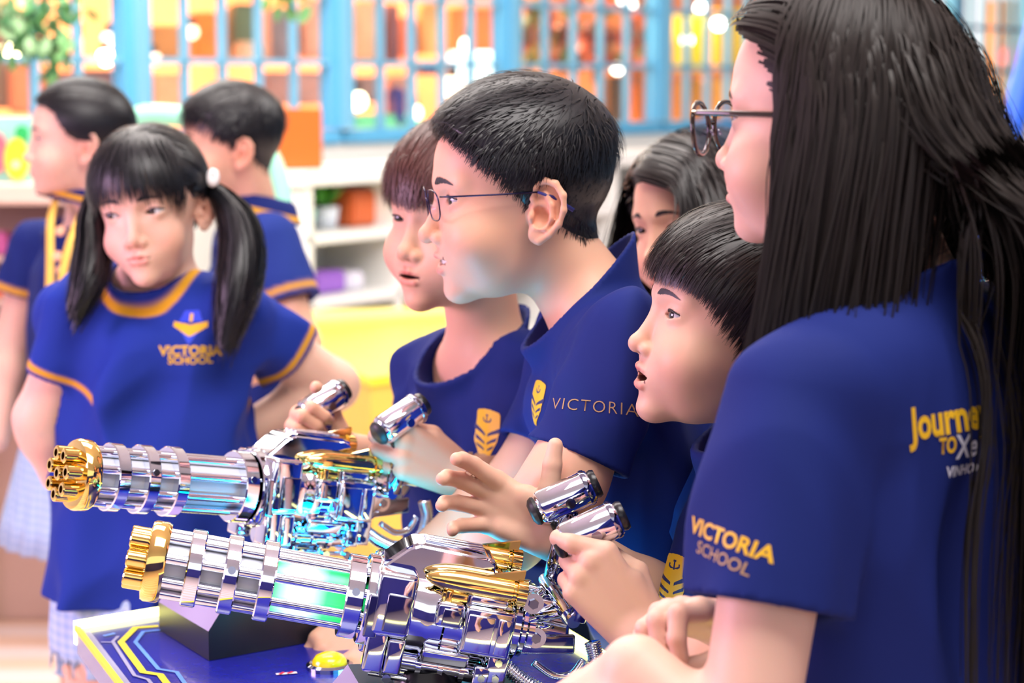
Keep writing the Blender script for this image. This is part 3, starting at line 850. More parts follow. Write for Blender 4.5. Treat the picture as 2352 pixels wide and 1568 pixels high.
# ------------------------------------------------------------------ people: materials, hands, bodies, shirts, hair
M_SKIN = mat('skin', (1, 1, 1), 0.48, vcol=True, sss=0.20, spec=0.35, bump=0.06, bscale=900, bdist=0.0005)
M_EYE = mat('eye_glossy', (1, 1, 1), 0.06, vcol=True, coat=0.6)
M_LASH = mat('lash_dark', (.012, .008, .010), 0.5)
M_TEETH = mat('tooth_enamel', (.85, .83, .80), 0.15, coat=.4)
def hair_mat(name, c, rough=0.38, spec=0.45):
    m = mat(name, c, rough, spec=spec, aniso=0.5)
    return m
M_HAIR = hair_mat('hair_black', (.010, .010, .013))
M_HAIR_W = hair_mat('hair_black_warm', (.014, .010, .010), .40)
M_HAIR_L = hair_mat('hair_long_dark_brown', (.017, .012, .010), .50, .28)
M_HAIR_B = hair_mat('hair_brown', (.095, .036, .030), .40)
def cloth_mat(name, c, weave=900):
    return mat(name, c, 0.78, vcol=True, bump=0.12, bscale=weave, sheen=0.0, spec=0.2, bdist=0.0004)
M_CLOTH = cloth_mat('jersey_cloth', (1, 1, 1))
NAVY = (.009, .020, .150)
NAVY_D = (.009, .014, .105)
ROYAL = (.012, .035, .30)
GOLD = (.75, .36, .02)
TONE = (.84, .47, .32)
TONE_L = (.85, .52, .40)

def nrm(v):
    v = np.asarray(v, np.float64); return v / max(np.linalg.norm(v), 1e-12)

class Hand:
    """palm and five jointed fingers; frame: a = towards the fingertips, b = thumb side, c = the way the palm faces"""
    MCP = [(78, 23, 0), (81, 8, 0), (77, -8, 0), (70, -22, 0)]
    LEN = [(31, 19, 15), (34, 22, 16), (32, 20, 16), (25, 15, 14)]
    RAD = [(9.2, 8.2, 7.5, 6.5), (9.4, 8.3, 7.6, 6.6), (9.0, 8.0, 7.2, 6.3), (8.0, 7.1, 6.4, 5.7)]
    def __init__(s, wrist, a, c, side, size=1.0, curl=((60, 80, 45),) * 4, spread=(0, 0, 0, 0), thumb=None, arch=4):
        """side: +1 when thumb lies along cross(a, c) ; -1 otherwise"""
        s.w = np.asarray(wrist, np.float64); s.a = nrm(a)
        c = np.asarray(c, np.float64); s.c = nrm(c - s.a * (s.a @ c)); s.b = np.cross(s.a, s.c) * side
        s.k = size * 0.001
        L = lambda p: s.w + (s.a * p[0] + s.b * p[1] + s.c * p[2]) * s.k
        s.fingers = []
        for i in range(4):
            p = np.array(s.MCP[i], float)
            p[2] += -arch * (1 if i in (0, 3) else 0) * -1
            sp = math.radians(spread[i]); ang = 0.0
            pts = [L(p)]
            for j in range(3):
                ang += math.radians(curl[i][j])
                dv = np.array([math.cos(ang) * math.cos(sp), math.sin(sp) * math.cos(ang), math.sin(ang)])
                p = p + dv * s.LEN[i][j]
                pts.append(L(p))
            s.fingers.append((pts, [r * s.k for r in s.RAD[i]]))
        th = thumb or [(14, 18, 5), (40, 36, 12), (66, 46, 16), (86, 50, 17)]
        s.thumb = ([L(p) for p in th], [12.5 * s.k, 10.5 * s.k, 9.2 * s.k, 7.4 * s.k])
        s.meta = [(L((6, y0, 0)), L(m)) for y0, m in zip((12, 5, -5, -12), s.MCP)]
        s.thenar = (L((20, 17, 6)), L((44, 24, 5)))
        s.hypo = (L((18, -15, 5)), L((52, -18, 5)))
        s.center = L((70, 0, 15)); s.rad = 135 * s.k
    def sdf(s, P):
        k = s.k
        d = sd_cone(P, s.meta[0][0], s.meta[0][1], 12 * k, 9.5 * k)
        for i in range(1, 4):
            d = smin(d, sd_cone(P, s.meta[i][0], s.meta[i][1], 12 * k, 9.2 * k), 9 * k)
        d = smin(d, sd_cone(P, *s.thenar, 12.5 * k, 10 * k), 8 * k)
        d = smin(d, sd_cone(P, *s.hypo, 10 * k, 9 * k), 8 * k)
        d = smin(d, sd_chain(P, s.thumb[0], s.thumb[1], 3 * k), 7 * k)
        fd = None
        for pts, rs in s.fingers:
            e = sd_chain(P, pts, rs, 2.5 * k)
            # the root blends into the palm, neighbours only touch
            fd = e if fd is None else smin(fd, e, 1.2 * k)
        d = smin(d, fd, 4 * k)
        return d
    def warm(s, P):
        w = np.zeros(len(P), f32)
        for pts, rs in s.fingers:
            for p in pts[1:]:
                w = np.maximum(w, .5 * np.exp(-((P - np.asarray(p, f32)) ** 2).sum(1) / (0.011 ** 2)))
        return w

def frame(yaw, lean=0.0, side=0.0):
    return rot(yaw, -lean, side)

_rng = np.random.default_rng(5)
class Fold:
    """cloth folds: a sum of warped waves, mostly vertical"""
    def __init__(s, seed, amp=.003, wl=.05, stretch=4.0, n=6):
        r = np.random.default_rng(seed); s.amp = amp
        th = r.uniform(0, math.pi, n); k = 2 * math.pi / (wl * r.uniform(.7, 1.8, n))
        s.K = np.stack([k * np.cos(th), k * np.sin(th), k / stretch * r.uniform(-1, 1, n)], 1).astype(f32)
        s.ph = r.uniform(0, 6.28, n).astype(f32)
        s.K2 = (r.normal(0, 1, (n, 3)) * 12).astype(f32)
    def __call__(s, Q):
        o = np.zeros(len(Q), f32)
        for k, p, k2 in zip(s.K, s.ph, s.K2):
            a = Q @ k + p + 1.6 * np.sin(Q @ k2 + p * 3)
            o += np.abs(np.sin(a * .5)) ** 1.5 - .5
        return o * (s.amp / math.sqrt(len(s.ph)))

class Torso:
    """trunk in its own frame: origin at the pit of the neck, z up, y forward, x to the person's left"""
    def __init__(s, origin, yaw, lean=0, side=0, scale=1.0, hem=-.46, prof=None, ysh=0.0):
        s.o = np.asarray(origin, f32); s.R = frame(yaw, lean, side); s.k = scale; s.hem = hem
        p = prof or [(0.03, .085, .055, -.012), (-.03, .125, .070, -.010), (-.10, .148, .090, -.004), (-.20, .148, .098, .002),
                     (-.32, .148, .100, .004), (-.46, .160, .108, .004), (-.70, .165, .112, .004)]
        s.z = np.array([a[0] for a in p][::-1]); s.w = np.array([a[1] for a in p][::-1])
        s.t = np.array([a[2] for a in p][::-1]); s.c = np.array([a[3] for a in p][::-1])
    def loc(s, P): return ((P - s.o) @ s.R.T) / s.k
    def wld(s, Q): return (np.asarray(Q, f32) * s.k) @ s.R + s.o
    def tube(s, Q, off=0.0):
        z = Q[:, 2]
        w = np.interp(z, s.z, s.w).astype(f32) + off; t = np.interp(z, s.z, s.t).astype(f32) + off; c = np.interp(z, s.z, s.c).astype(f32)
        x, y = Q[:, 0], Q[:, 1] - c
        k0 = np.sqrt((x / w) ** 2 + (y / t) ** 2); k1 = np.sqrt((x / (w * w)) ** 2 + (y / (t * t)) ** 2)
        return k0 * (k0 - 1) / np.maximum(k1, 1e-6)

class Person:
    def __init__(s, label, head, torso, J, tone=TONE, neck_r=(.043, .047), arm_r=(.042, .036, .034, .024), hands=(), hh=.0018, ha=.0024,
                 sleeve=.62, shirt_col=NAVY, hs=.004, fold=(.0045, .06), seed=1, stripe=None, neckhole=.012, nstripe=None, group=None,
                 sleeve_r=(.060, .066), bottom=None, vneck=0.0, arms='LR', legs=True, thick=.0045, hole_tilt=0.0, yoke=.050, fold_stretch=4.0, neckdrop=.012, seam=.018, collar=.026):
        s.neckdrop, s.seam = neckdrop, seam
        s.head, s.T, s.J, s.tone = head, torso, J, tone
        s.neck_r, s.arm_r, s.hands = neck_r, arm_r, hands
        s.hem_z = torso.hem
        s.fold = Fold(seed, fold[0], fold[1], fold_stretch)
        s.sleeve, s.sleeve_r, s.neckhole, s.thick, s.yoke = sleeve, sleeve_r, neckhole, thick, yoke
        s.arms = arms
        k = torso.k
        foot = np.array(torso.wld([[0, 0, -.46]])[0]); 
        s.root = thing('person', (float(foot[0]), float(foot[1]), 0.0), label, 'person', group)
        # joints --------------------------------------------------------
        s.neck0 = head.to_world([[0, -24, -52]])[0]
        s.neck1 = torso.wld([[0, -.018, -.03]])[0]
        s.sh = {'L': torso.wld([[.145, -.01, -.055]])[0], 'R': torso.wld([[-.145, -.01, -.055]])[0]}
        s.sh.update({a: np.asarray(J['sh' + a], f32) for a in 'LR' if 'sh' + a in J})
        s.el = {a: np.asarray(J['el' + a], f32) for a in arms}
        s.wr = {a: np.asarray(J['wr' + a], f32) for a in arms}
        hipz = -.46
        s.hips = {'L': torso.wld([[.075, 0, hipz]])[0], 'R': torso.wld([[-.075, 0, hipz]])[0]}
        s.foot = {}
        for a, sx in (('L', 1), ('R', -1)):
            f = torso.wld([[sx * .085, 0, hipz]])[0]
            if 'foot' + a in J: f = np.asarray(J['foot' + a], f32)
            s.foot[a] = np.array([f[0], f[1], .045], f32)
        s.legs = legs
        # sleeves ---------------------------------------------------------
        s.slv = {}
        for a in arms:
            ax = s.el[a] - s.sh[a]; L = np.linalg.norm(ax)
            s.slv[a] = (s.sh[a], s.sh[a] + ax * sleeve, ax / L, L * sleeve)
        head.neck_l = tuple(float(v) for v in head.to_local(s.neck1[None])[0])
        s.collar = collar
        s.build_body(hh, ha)
        s.build_shirt(hs, shirt_col, stripe, nstripe, vneck, hole_tilt)

    # -------------------------------------------------------------- skin
    def body(s, P):
        d = np.full(len(P), 1.0, f32)
        H = s.head
        m = near(P, H.o, .20 * H.s * 1000)
        if m.any(): d[m] = H.world_sdf(P[m])
        d = smin(d, sd_cone(P, s.neck0, s.neck1, *s.neck_r), .022)
        Q = s.T.loc(P)
        tr = s.T.tube(Q, -.024) * s.T.k
        tr = smax(tr, (Q[:, 2] + .045) * s.T.k, .05)
        tr = smax(tr, -(Q[:, 2] + .56) * s.T.k, .05)
        for sx in (1, -1):
            tr = smin(tr, sd_cone(Q, (sx * .03, -.015, -.035), (sx * .115, -.01, -.070), .040, .034) * s.T.k, .03)
        d = smin(d, tr, .03)
        r = s.arm_r
        for a in s.arms:
            e = sd_cone(P, s.sh[a] + (s.el[a] - s.sh[a]) * .12, s.el[a], r[0] * .92, r[1])
            mid = s.el[a] + (s.wr[a] - s.el[a]) * .3
            e = smin(e, sd_cone(P, s.el[a], mid, r[1] * .93, r[2]), .02)
            e = smin(e, sd_cone(P, mid, s.wr[a], r[2], r[3]), .02)
            d = smin(d, e, .012)
        for h in s.hands:
            m = near(P, h.center, h.rad)
            if m.any(): d[m] = smin(d[m], h.sdf(P[m]), .010)
        if s.legs:
            for a in 'LR':
                kn = (s.hips[a] + s.foot[a]) * .5 
                e = smin(sd_cone(P, s.hips[a], kn, .070, .048), sd_cone(P, kn, s.foot[a], .048, .030), .02)
                d = smin(d, e, .02)
        return d
    def build_body(s, hh, ha):
        H = s.head
        hc = H.o; hr = .165 * H.s * 1000
        def in_head(P): return near(P, hc, hr) | near(P, s.neck1, .135)
        segs = []
        for a in s.arms:
            a0 = s.slv[a][1] - s.slv[a][2] * .05
            segs += [(a0, s.el[a], .06), (s.el[a], s.wr[a], .06)]
        def in_arm(P):
            m = np.zeros(len(P), bool)
            for a, b, r in segs: m |= sd_cone(P, a, b, r, r) < 0
            for h in s.hands: m |= near(P, h.center, h.rad)
            return m
        parts = []
        V, F = mesh_sdf(s.body, hc - .19, hc + .19 + 0 * hc, hh, keep=in_head) if False else mesh_sdf(
            s.body, np.minimum(hc - hr, s.neck1 - .15), np.maximum(hc + hr, s.neck1 + .15), hh, keep=in_head)
        parts.append((V, F))
        pts = [p for a, b, r in segs for p in (a, b)] + [h.center for h in s.hands]
        if pts:
            lo = np.min(pts, 0) - .14; hi = np.max(pts, 0) + .14
            V, F = mesh_sdf(s.body, lo, hi, ha, keep=lambda P: in_arm(P) & ~near(P, hc, hr))
            parts.append((V, F))
        allp = np.array([s.T.o, s.foot['L'], s.foot['R'], s.hips['L'], s.hips['R'], s.sh['L'], s.sh['R']])
        lo = allp.min(0) - .16; hi = allp.max(0) + .16
        lo[2] = 0.0 if s.legs else s.T.wld([[0, 0, -.6]])[0][2]
        def rest(P):
            return ~(near(P, hc, hr - .012) | near(P, s.neck1, .120)) & ~(in_arm(P))
        V, F = mesh_sdf(s.body, lo, hi, .010, keep=rest, newton=0)
        parts.append((V, F))
        V, F = join_vf(parts)
        C = np.tile(np.array(s.tone, f32), (len(V), 1))
        m = near(V, hc, hr)
        C[m] = H.colors(H.to_local(V[m]), s.tone)
        for h in s.hands:
            m = near(V, h.center, h.rad)
            if m.any():
                w = h.warm(V[m])[:, None] * .8
                C[m] = C[m] * (1 - w) + np.array([s.tone[0] * .97, s.tone[1] * .76, s.tone[2] * .72], f32) * w
        me = np_mesh('body', V, F, True, C); me.materials.append(M_SKIN)
        s.body_obj = link('body', me, s.root)
        add_eyes(H, s.root)
    # -------------------------------------------------------------- shirt
    def shirt_sdf(s, P, folds=True, holes=True):
        Q = s.T.loc(P); k = s.T.k
        fo = s.fold(Q) if folds else 0
        d = s.T.tube(Q) * k
        d = smax(d, (Q[:, 2] + .030) * k, .07)
        for sx in (1, -1):
            d = smin(d, sd_cone(Q, (sx * .02, -.015, -.040), (sx * .125, -.008, -.066), s.yoke, s.yoke) * k, .035)
        if folds:
            up = np.clip(-(Q[:, 2] + .02) / .12, .15, 1)
            d = d + fo * up
        d = np.maximum(d, -(Q[:, 2] - s.hem_z) * k)
        for a in s.arms:
            p0, p1, ax, L = s.slv[a]
            e = sd_cone(P, p0, p1 + ax * .03, s.sleeve_r[0], s.sleeve_r[1])
            if folds: e = e + fo * .8
            cutd = (P - p1) @ ax
            e = np.maximum(e, cutd)
            d = smin(d, e, s.seam)
        ca = (P - s.nk_a) @ (s.nk_x + s.T.R[1] * .75)
        d = smin(d, np.maximum(sd_cone(P, s.nk_a, s.nk_a + s.nk_x * .10, s.nk_r + .008, s.nk_r + .005), ca - s.collar), .012)
        if holes:
            d = np.maximum(d, -s.hole(P))
            inner = np.maximum(s.T.tube(Q, -s.thick / k) * k + (fo if folds else 0), (Q[:, 2] - s.hem_z - .10) * k)
            d = np.maximum(d, -inner)
            for a in s.arms:
                p0, p1, ax, L = s.slv[a]
                l_ = min(.08, L * .5); r0, r1 = s.sleeve_r
                e = sd_cone(P, p1 - ax * l_, p1 + ax * .08, r1 - (r1 - r0) * l_ / L - s.thick - .004, r1 - s.thick)
                if folds: e = e + fo * .8
                d = np.maximum(d, -e)
        return d
    def hole(s, P):
        a = s.nk_a; b = s.nk_b
        return sd_cone(P, a, b, s.nk_r, s.nk_r)
    def build_shirt(s, h, colr, stripe, nstripe, vneck, tilt):
        t = s.T
        s.nk_r = s.neck_r[1] + s.neckhole
        s.nk_a = t.wld([[0, .006 + vneck, -.012 - s.neckdrop]])[0]
        s.nk_b = t.wld([[0, -.03 - tilt, .10]])[0]
        s.nk_x = nrm(s.nk_b - s.nk_a).astype(f32)
        s.thick = max(s.thick, 2.1 * h)
        pts = [t.wld([[x, y, z]])[0] for x in (-.2, .2) for y in (-.14, .14) for z in (.06, s.hem_z - .01)] + [s.slv[a][1] for a in s.arms]
        lo = np.min(pts, 0) - .08; hi = np.max(pts, 0) + .08
        V, F = mesh_sdf(s.shirt_sdf, lo, hi, h, slack=1.6)
        C = np.tile(np.array(colr, f32), (len(V), 1))
        def paint(x, a, b, m, c, soft=h * 1.1):
            w = np.clip((x - a) / soft + .5, 0, 1) * np.clip((b - x) / soft + .5, 0, 1) * m
            C[:] = C * (1 - w[:, None]) + np.array(c, f32) * w[:, None]
        hd = s.hole(V)
        if nstripe: paint(hd, nstripe[0], nstripe[1], (t.loc(V)[:, 2] > -.16), GOLD)
        if stripe:
            for a in s.arms:
                p0, p1, ax, L = s.slv[a]
                c = (V - p1) @ ax
                rr = np.linalg.norm((V - p1) - c[:, None] * ax, axis=1)
                paint(-c, stripe[0], stripe[1], (rr < .11), GOLD)
        me = np_mesh('shirt', V, F, True, C); me.materials.append(M_CLOTH)
        s.shirt = link('shirt', me, s.root)
        s.bvh = None
    def shirt_bvh(s):
        if s.bvh is None:
            me = s.shirt.data
            s.bvh = BVHTree.FromPolygons([v.co for v in me.vertices], [p.vertices for p in me.polygons])
        return s.bvh

# ------------------------------------------------------------------ hair growing
def scalp_points(head, n, rng, inside):
    """random points on the skull (local mm) for which inside(Q) > 0"""
    out = []; tot = 0
    while tot < n:
        v = rng.normal(0, 1, (n * 2, 3)).astype(f32); v /= np.linalg.norm(v, axis=1)[:, None]
        Q = V3(0, -7, 22) + v * 90
        for _ in range(5):
            d, g = grad(head.scalp, Q, .5)
            Q = Q - d[:, None] * g
        Q = Q[inside(Q) > 0]
        out.append(Q); tot += len(Q)
        if len(Q) == 0: break
    return np.concatenate(out)[:n]

def zline(table):
    ph = np.radians([a for a, b in table]); zz = [b for a, b in table]
    def f(Q):
        p = np.abs(np.arctan2(Q[:, 0], Q[:, 1] + 7))
        return Q[:, 2] - np.interp(p, ph, zz).astype(f32)
    return f
BOY_LINE = [(0, 56), (30, 54), (45, 46), (58, 24), (70, 12), (80, -8), (86, -8), (92, 10), (105, 14), (112, 0), (120, -28), (150, -50), (180, -56)]

def hair_cap(head, inside, T, h=.0028, sharp=.8):
    """closed cap of hair volume: skull offset by T(Q), trimmed at the hairline"""
    def f(P):
        Q = head.to_local(P)
        H = inside(Q)
        d = head.scalp(Q) - T(Q) * np.clip(H / 14, 0.12, 1)
        d = np.maximum(d, -H * sharp)
        d = np.maximum(d, -(head.scalp(Q) + 7))
        return d * head.s
    r = .15 * head.s * 1000
    return mesh_sdf(f, head.o - r, head.o + r, h, slack=1.7)

def grow(head, Q, flow, length, steps, off, curl=0.0, rng=None, lift=None):
    """strands that run over the skull: flow(Q, n, j) gives directions, off(t, Q) the height above the skull (mm)"""
    S = [None] * (steps + 1); N = []
    p = Q.copy()
    jit = rng.normal(0, 1, p.shape).astype(f32)
    ds = (length / steps)[:, None]
    for j in range(steps + 1):
        d, g = grad(head.scalp, p, .5)
        t = j / steps
        p = p + (off(t, Q) - d)[:, None] * g * (1.0 if j == 0 else .7)
        S[j] = p.copy(); N.append(g)
        v = flow(p, g, t) + jit * curl
        v = v - g * (v * g).sum(1)[:, None]
        v /= np.maximum(np.linalg.norm(v, axis=1), 1e-6)[:, None]
        if lift is not None: v = v + g * lift(t, Q)[:, None]
        p = p + v * ds
    return np.stack(S, 1), np.stack(N, 1)

def fall(head, Q, start, length, steps, off, collide, rng, curl=.06, g=(0, 0, -1), grip=.45, jitter=1.0, field=None):
    """long strands: leave along `start` and drop under gravity, resting on whatever `collide` (world sdf) says is solid"""
    P = head.to_world(Q)
    n = len(P)
    D = head.dir_world(start); gv = np.array(g, f32)
    jit = rng.normal(0, curl, P.shape).astype(f32)
    ds = (length / steps)[:, None].astype(f32)
    S = []; N = []
    for j in range(steps + 1):
        d, gr = grad(collide, P, .002)
        push = np.clip(off - d, 0, .05)
        P = P + gr * push[:, None]
        S.append(P.copy()); N.append(gr)
        D = D * (1 - grip) + gv * grip + jit
        if field is not None: D = D + field(P, j / steps)
        D = D - gr * np.minimum((D * gr).sum(1), 0)[:, None] * (d < off + .006)[:, None]
        D /= np.maximum(np.linalg.norm(D, axis=1), 1e-6)[:, None]
        P = P + D * ds
    return np.stack(S, 1), np.stack(N, 1)

def brow_strands(head, rng, n=170, thick=3.2, up=0.0):
    out = []
    for sx in (1, -1):
        t = rng.uniform(0, 1, n)
        x = 13 + 33 * t; z = 16.5 + up + 4.5 * np.sin(t * 2.2) - 2.5 * t + rng.uniform(-1, 1, n) * thick * (1 - .65 * t) * .6
        Q = np.stack([sx * x, 85 - 0 * x, z], 1).astype(f32)
        f = lambda q: head.sdf(q, ears=False)
        for _ in range(6):
            d, g = grad(f, Q, .4); Q = Q - d[:, None] * g * .9
        S = []; N = []
        dv = np.stack([sx * (0.5 + .5 * t), 0 * t, .75 - 1.0 * t], 1)
        for j in range(4):
            d, g = grad(f, Q, .4)
            Q = Q + (0.55 - d)[:, None] * g
            S.append(Q.copy()); N.append(g)
            v = dv - g * (dv * g).sum(1)[:, None]; v /= np.linalg.norm(v, axis=1)[:, None]
            Q = Q + (v * 2.2).astype(f32)
        S = np.stack(S, 1); N = np.stack(N, 1)
        out.append((head.to_world(S.reshape(-1, 3)).reshape(S.shape), head.dir_world(N.reshape(-1, 3)).reshape(N.shape)))
    return [ribbons(a, .0011 * head.s * 1000, b, .2) for a, b in out]

def hair_object(person, parts, material, brow=True, name='hair', seed=3, brow_thick=3.2, brow_up=0.0):
    rng = np.random.default_rng(seed)
    V, F = join_vf(parts)
    me = np_mesh(name, V, F, True); me.materials.append(material)
    o = link(name, me, person.root)
    if brow:
        for V, F in brow_strands(person.head, rng, thick=brow_thick, up=brow_up):
            mb = np_mesh('eyebrow', V, F, True); mb.materials.append(M_LASH)
            link('eyebrow', mb, person.root)
    return o

def to_ribbons(head, S, N, width):
    n, m, _ = S.shape
    return ribbons(head.to_world(S.reshape(-1, 3)).reshape(S.shape), width, head.dir_world(N.reshape(-1, 3)).reshape(N.shape))

def short_hair(head, n=5200, seed=1, top=15, side=5, line=BOY_LINE, whorl=(8, -52, 92), fwd=.9, length=(52, 20), width=.0017, front_over=0, up=.0, rough=.10, overhang=40):
    rng = np.random.default_rng(seed)
    ins = zline(line)
    def T(Q):
        w = np.clip((Q[:, 2] - 12) / 55, 0, 1); w = w * w * (3 - 2 * w)
        return side + (top - side) * w
    cap = hair_cap(head, ins, lambda Q: T(Q) * .82)
    Q = scalp_points(head, n, rng, lambda q: ins(q) - 1 + 0 * q[:, 0])
    w = np.clip((Q[:, 2] - 5) / 60, 0, 1)
    L = (length[1] + (length[0] - length[1]) * w) * rng.uniform(.6, 1.1, len(Q))
    L = np.minimum(L, ins(Q) + overhang * rng.uniform(.6, 1.0, len(Q)))
    wh = V3(*whorl)
    def flow(p, g, t):
        r = p - wh
        r = r / np.maximum(np.linalg.norm(r, axis=1), 6)[:, None]
        sw = np.cross(g, r)
        hgt = np.clip((p[:, 2] - 35) / 50, 0, 1)[:, None]
        fr = np.clip((p[:, 1] + 60) / 60, 0, 1)[:, None]
        v = r + .35 * sw * np.exp(-np.linalg.norm(p - wh, axis=1) / 30)[:, None]
        v = v + V3(0, fwd, 0) * hgt * fr + V3(0, .25, -.9) * (1 - hgt)
        return v
    lay = rng.uniform(.45, 1.0, len(Q)).astype(f32)
    Tq = T(Q)
    def off(t, q):
        return Tq * lay * min(1, .45 + t * 1.5) * np.clip(ins(q) / 16, .25, 1)
    S, N = grow(head, Q, flow, L.astype(f32), 7, off, curl=rough, rng=rng, lift=(lambda t, q: up * t * np.clip((q[:, 2] - 30) / 40, 0, 1)))
    wd = width * rng.uniform(.6, 1.3, len(Q)) * np.clip(.55 + w * .6, 0, 1.2)
    return [cap, to_ribbons(head, S, N, wd * head.s * 1000)]
# ------------------------------------------------------------------ printed marks on the shirts
M_PRINT_GOLD = mat('print_gold', srgb(236, 184, 30), .5)
M_PRINT_DULL = mat('print_worn_gold', srgb(176, 140, 96), .55)
M_PRINT_WHITE = mat('print_white', srgb(225, 225, 240), .5)
M_PRINT_BLUE = mat('print_blue', srgb(40, 70, 215), .5)
M_PRINT_NAVY = mat('print_navy', NAVY_D, .6)
CAMP = Vector((0, 0, CAM_H))
def surf_frame(person, px, py, tilt=0.0, updir=(0, 0, 1)):
    bvh = person.shirt_bvh()
    dv = (W(px, py, 1.0) - CAMP).normalized()
    hit, n, idx, dist = bvh.ray_cast(CAMP, dv)
    if hit is None: return None
    acc = Vector(n)
    for dx, dy in ((12, 0), (-12, 0), (0, 12), (0, -12)):
        h2, n2, _, _ = bvh.ray_cast(CAMP, (W(px + dx, py + dy, 1.0) - CAMP).normalized())
        if h2 is not None and (h2 - hit).length < .03: acc += n2
    n = acc.normalized()
    if n.dot(dv) > 0: n = -n
    up = Vector(updir); up = (up - n * up.dot(n)).normalized()
    r = up.cross(n)
    c, s_ = math.cos(tilt), math.sin(tilt)
    return hit, n, r * c + up * s_, up * c - r * s_, bvh
def drape(fr, pts, off=.0007):
    hit, n, r, u, bvh = fr
    out = []
    for x, y in pts:
        p = hit + r * x + u * y
        h, nn, _, d = bvh.ray_cast(p + n * .06, -n, .12)
        out.append(tuple((h + n * off) if h is not None else p))
    return out
def print_text(person, text, px, py, size, material, tilt=0.0, bold=0.0, stretch=1.0, shear=0.0, name='printed_lettering', spacing=1.0):
    fr = surf_frame(person, px, py, tilt)
    if fr is None: return None
    cu = bpy.data.curves.new('lettering', 'FONT'); cu.body = text; cu.size = size
    cu.align_x = 'CENTER'; cu.align_y = 'CENTER'; cu.offset = bold; cu.resolution_u = 3; cu.shear = shear; cu.space_character = spacing
    ob = bpy.data.objects.new('lettering', cu); col.objects.link(ob)
    dg = bpy.context.evaluated_depsgraph_get()
    me = bpy.data.meshes.new_from_object(ob.evaluated_get(dg))
    bpy.data.objects.remove(ob)
    pts = [(v.co.x * stretch, v.co.y) for v in me.vertices]
    for v, c in zip(me.vertices, drape(fr, pts)): v.co = c
    me.materials.clear(); me.materials.append(material)
    o = link(name, me, person.shirt)
    return o
def print_emblem(person, px, py, w, ratio=1.32, tilt=0.0, shape=None, c1=None, c2=None, cell=.0005):
    """the school badge: a golden shield with a small crown mark and three pairs of swept bars"""
    fr = surf_frame(person, px, py, tilt)
    if fr is None: return None
    h = w * ratio; nx = int(w * 1.16 / cell); ny = int(h / cell)
    def kind(x, y):      # x in -1..1 across the shield, y in -1 bottom .. 1 top
        ax = abs(x)
        edge = 1.0 if y > .35 else 1.0 - .10 * (.35 - y) ** 1.5 - .62 * max(0, -.25 - y) ** 1.15
        if y > .78: edge = min(edge, 1.0 - ((y - .78) / .22) ** 2 * .22)
        top = 1 - .10 * ax * ax
        bar = None; ed_ = edge
        for yb, th, x0, x1 in ((.20, .16, .10, 1.12), (-.14, .13, .12, .95), (-.42, .11, .16, .72)):
            yc = yb - .34 + .34 * ax ** .8
            t = th * (1 - .5 * (1 - ax))
            if x0 < ax < (x1 if x1 > 1 else min(x1, ed_ - .08)) and abs(y - yc) < t * .62: bar = 1
        if bar: return 1
        if y > top or ax > edge or y < -.98: return -1
        # crown / anchor mark
        if ax < .045 and .42 < y < .80: return 1
        if .46 < y < .62 and ax < .36 and abs(y - (.46 + .9 * ax * ax)) < .045: return 1
        if ax < .10 and .72 < y < .79: return 1
        if abs(ax - .33) < .06 and .52 < y < .66: return 1
        return 0
    V = {}; F = []; MI = []
    for j in range(ny):
        for i in range(nx):
            x = (i + .5) / nx * 2.32 - 1.16; y = (j + .5) / ny * 2 - 1
            k = (shape or kind)(x, y)
            if k < 0: continue
            q = []
            for a, b in ((i, j), (i + 1, j), (i + 1, j + 1), (i, j + 1)):
                if (a, b) not in V: V[(a, b)] = len(V)
                q.append(V[(a, b)])
            F.append(q); MI.append(k)
    keys = list(V)
    pts = drape(fr, [((a / nx - .5) * w * 1.16, (b / ny - .5) * h) for a, b in keys])
    me = bpy.data.meshes.new('badge'); me.from_pydata(pts, [], F)
    me.materials.append(c1 or M_PRINT_GOLD); me.materials.append(c2 or M_PRINT_NAVY)
    me.polygons.foreach_set('material_index', MI); me.polygons.foreach_set('use_smooth', [True] * len(F))
    return link('printed_badge', me, person.shirt)

